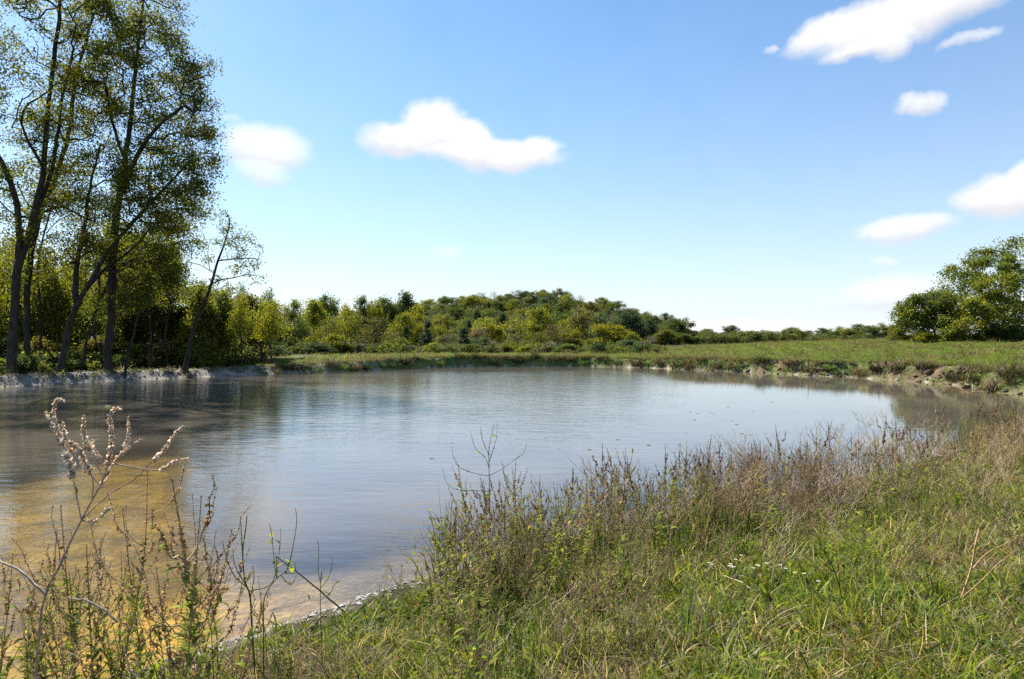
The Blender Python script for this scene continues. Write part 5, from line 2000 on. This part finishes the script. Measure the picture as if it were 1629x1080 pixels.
def stick(name, label, a, b, da, db, r, col, bend=.02):
    A, B = WP(*a, da), WP(*b, db)
    mid = (A + B) / 2 + np.array([0, 0, bend])
    st = MB()
    c = curve3([A, mid, B], 14) - A
    c[1:-1] += np.random.default_rng(int(a[0]) + 5).normal(size=(12, 3)) * .0022
    st.tube(c, np.linspace(r, r * .5, 14), 6, col)
    o = obj(name, st.mesh(name, M_STEM), None, tuple(A))
    tag(o, label, 'stick')
    return o


stick('bare_stick', 'bare brown stick slanting down to the muddy shallows', (556, 982), (440, 886), 6.1, 5.2, .008, (.13, .09, .065))
stick('pale_stalk', 'pale dry stalk bent over at the bottom left corner', (72, 946), (-20, 890), 2.9, 3.0, .0065, (.36, .28, .20), .04)
stick('pale_stalk', 'broken pale stalk lying across the weeds at bottom left', (188, 990), (106, 950), 3.0, 3.0, .0055, (.38, .30, .22), .03)
stick('pale_stalk', 'bleached grass stem lying on the right foreground grass', (1228, 970), (1150, 915), 5.2, 5.7, .005, (.50, .42, .30), .05)


def tan_grass():
    spots = [(1575, 13.5, .95), (1605, 13.0, .9), (1630, 12.6, .9), (1590, 12.2, .7), (1655, 12.2, .8)]
    W = ['leftmost', 'second', 'third', 'shortest', 'rightmost']
    for k, (px, d, h) in enumerate(spots):
        x = (px - PX0) / F * d
        mb = clump(950 + k, 46, TAN, h * .6, h * 1.25, .010, .20, (.5, 2.2), (.05, .6), 7)
        e = bpy.data.objects.new('arching_grass', None)
        COL.objects.link(e)
        e.location = (x, d, tz(x, d))
        tag(e, f'{W[k]} tan arching grass clump by the cove at the right edge', 'grass clump', 'tan grass clumps at the right edge')
        b = obj('blades', mb.mesh('arching_blades', M_GRASS), e)
        b['kind'] = 'stuff'
        mb2 = clump(960 + k, 20, BROWN, h * .2, h * .5, .012, .2, (.5, 2.), (.3, 1.2), 4)
        obj('dead_base', mb2.mesh('arching_base', M_GRASS), e)['kind'] = 'stuff'


tan_grass()


def flowers():
    g = np.random.default_rng(130)
    for k, (px, d, n, lab) in enumerate([(1160, 5.6, 7, 'white flowered plant on the grass, left of the rust red stalk'), (1196, 5.6, 5, 'white flowered plant on the grass, right beside the rust red stalk'), (1222, 5.35, 4, 'small white flowered plant on the grass below the rust red stalk'),
                                         (1258, 5.0, 3, 'lowest and smallest white flowered plant on the right grass')]):
        x = (px - PX0) / F * d
        e = bpy.data.objects.new('white_aster', None)
        COL.objects.link(e)
        e.location = (x, d, tz(x, d))
        tag(e, lab, 'flower', 'white flowers on the near bank')
        st = MB()
        heads = []
        for j in range(n):
            t = np.array([g.normal() * .10, g.normal() * .08, g.uniform(.20, .30)])
            st.tube(curve3([(0, 0, -.02), t * np.array([.4, .4, .6]), t], 6), .0016, 4, (.08, .11, .03))
            heads.append(t)
        obj('stem', st.mesh('aster_stem', M_STEM), e)
        for t in heads:
            mb = MB()
            m = 11
            mb.blades(np.tile(t, (m, 1)), np.arange(m) / m * 6.283, 1.25, .017, .006, .3, 2, (.80, .79, .74), 'leaf')
            mb.blobs(t[None] + np.array([[0, 0, .002]]), .0045, (.50, .33, .04))
            obj('flower', mb.mesh('aster_flower', M_GRASS), e)


flowers()


def shore_scum():
    g = np.random.default_rng(135)
    protos = []
    for k in range(3):
        P_, q_ = lump(440 + k, .25)
        protos.append(new_mesh('scum_flake', P_ * .5, q_, None, None, M_SCUM, False))
    n = 40000
    y = g.uniform(4.2, 10.5, n)
    x = g.uniform(-4.5, 2.5, n)
    z, sd, par, sh, _ = terrain(x, y, True)
    keep = (g.random(n) < np.exp(-((sd - .13) / .13) ** 2)) & (sd > -.06) & (fbm(x * 3, y * 3, 181, 3) > -.16)
    x, y, z = x[keep], y[keep], np.maximum(z[keep], .0) + .004
    n = len(x)
    scatter('shore_scum', 'pale dried scum flakes along the near waterline', protos, np.stack([x, y, z], 1), np.stack([g.normal(size=n) * .3, g.normal(size=n) * .3, g.uniform(0, 6.28, n)], 1), .012 + .06 * g.random(n) ** 2, g.integers(0, 3, n))


shore_scum()


def small_bits():
    g = np.random.default_rng(140)
    # leaves afloat on the calm water
    mb = MB()
    mb.blades(np.zeros((1, 3)), 0, 1.5, 1.0, .55, .25, 5, np.array([(.16, .12, .06)]), 'leaf')
    fl = mb.mesh('floating_leaf', M_HERB)
    spots = [(1100, 656), (1110, 658), (1131, 657), (1135, 658), (1139, 670), (1131, 657), (1159, 669), (1164, 670), (1121, 662), (1170, 676), (1176, 675), (1104, 668), (1183, 690), (1193, 692), (1160, 648), (1178, 646),
             (1028, 708), (940, 715), (683, 730), (716, 705), (520, 664), (1200, 655), (1225, 640), (1090, 690), (985, 700)]
    lst = []
    for px, py in spots:
        d = CAM_Z * F / (py - PY0)
        s = g.uniform(.07, .17)
        o = obj('floating_leaf', fl, None, ((px - PX0) / F * d, d, .008))
        o.scale = (s, s, s)
        o.rotation_euler = (0, 0, g.uniform(0, 6.28))
        lst.append((px, o))
    lst.sort(key=lambda a: a[0])
    for i, (px, o) in enumerate(lst):
        tag(o, f'small brown leaf floating on the calm pond, {ordinal(i + 1)} from left', 'leaf', 'leaves floating on the pond')
    # curled brown leaves at the bottom edge
    mb = MB()
    mb.blades(np.zeros((1, 3)), 0, 1.1, 1.0, .6, 1.4, 6, np.array([(.30, .13, .05)]), 'leaf')
    dl = mb.mesh('fallen_leaf', M_HERB)
    lst = []
    for k in range(16):
        px, py = g.uniform(455, 720), g.uniform(1050, 1085)
        d = 4.6
        for _ in range(6):
            z = tz((px - PX0) / F * d, d)
            d = (CAM_Z - z) * F / (py - PY0)
        o = obj('fallen_leaf', dl, None, ((px - PX0) / F * d, d, z + .03))
        s = g.uniform(.06, .12)
        o.scale = (s, s, s)
        o.rotation_euler = (g.normal() * .6, g.normal() * .6, g.uniform(0, 6.28))
        lst.append((px, o))
    lst.sort(key=lambda a: a[0])
    for i, (px, o) in enumerate(lst):
        tag(o, f'curled orange-brown leaf fallen on the near grass, {ordinal(i + 1)} from left', 'leaf', 'fallen leaves at the bottom edge')


small_bits()
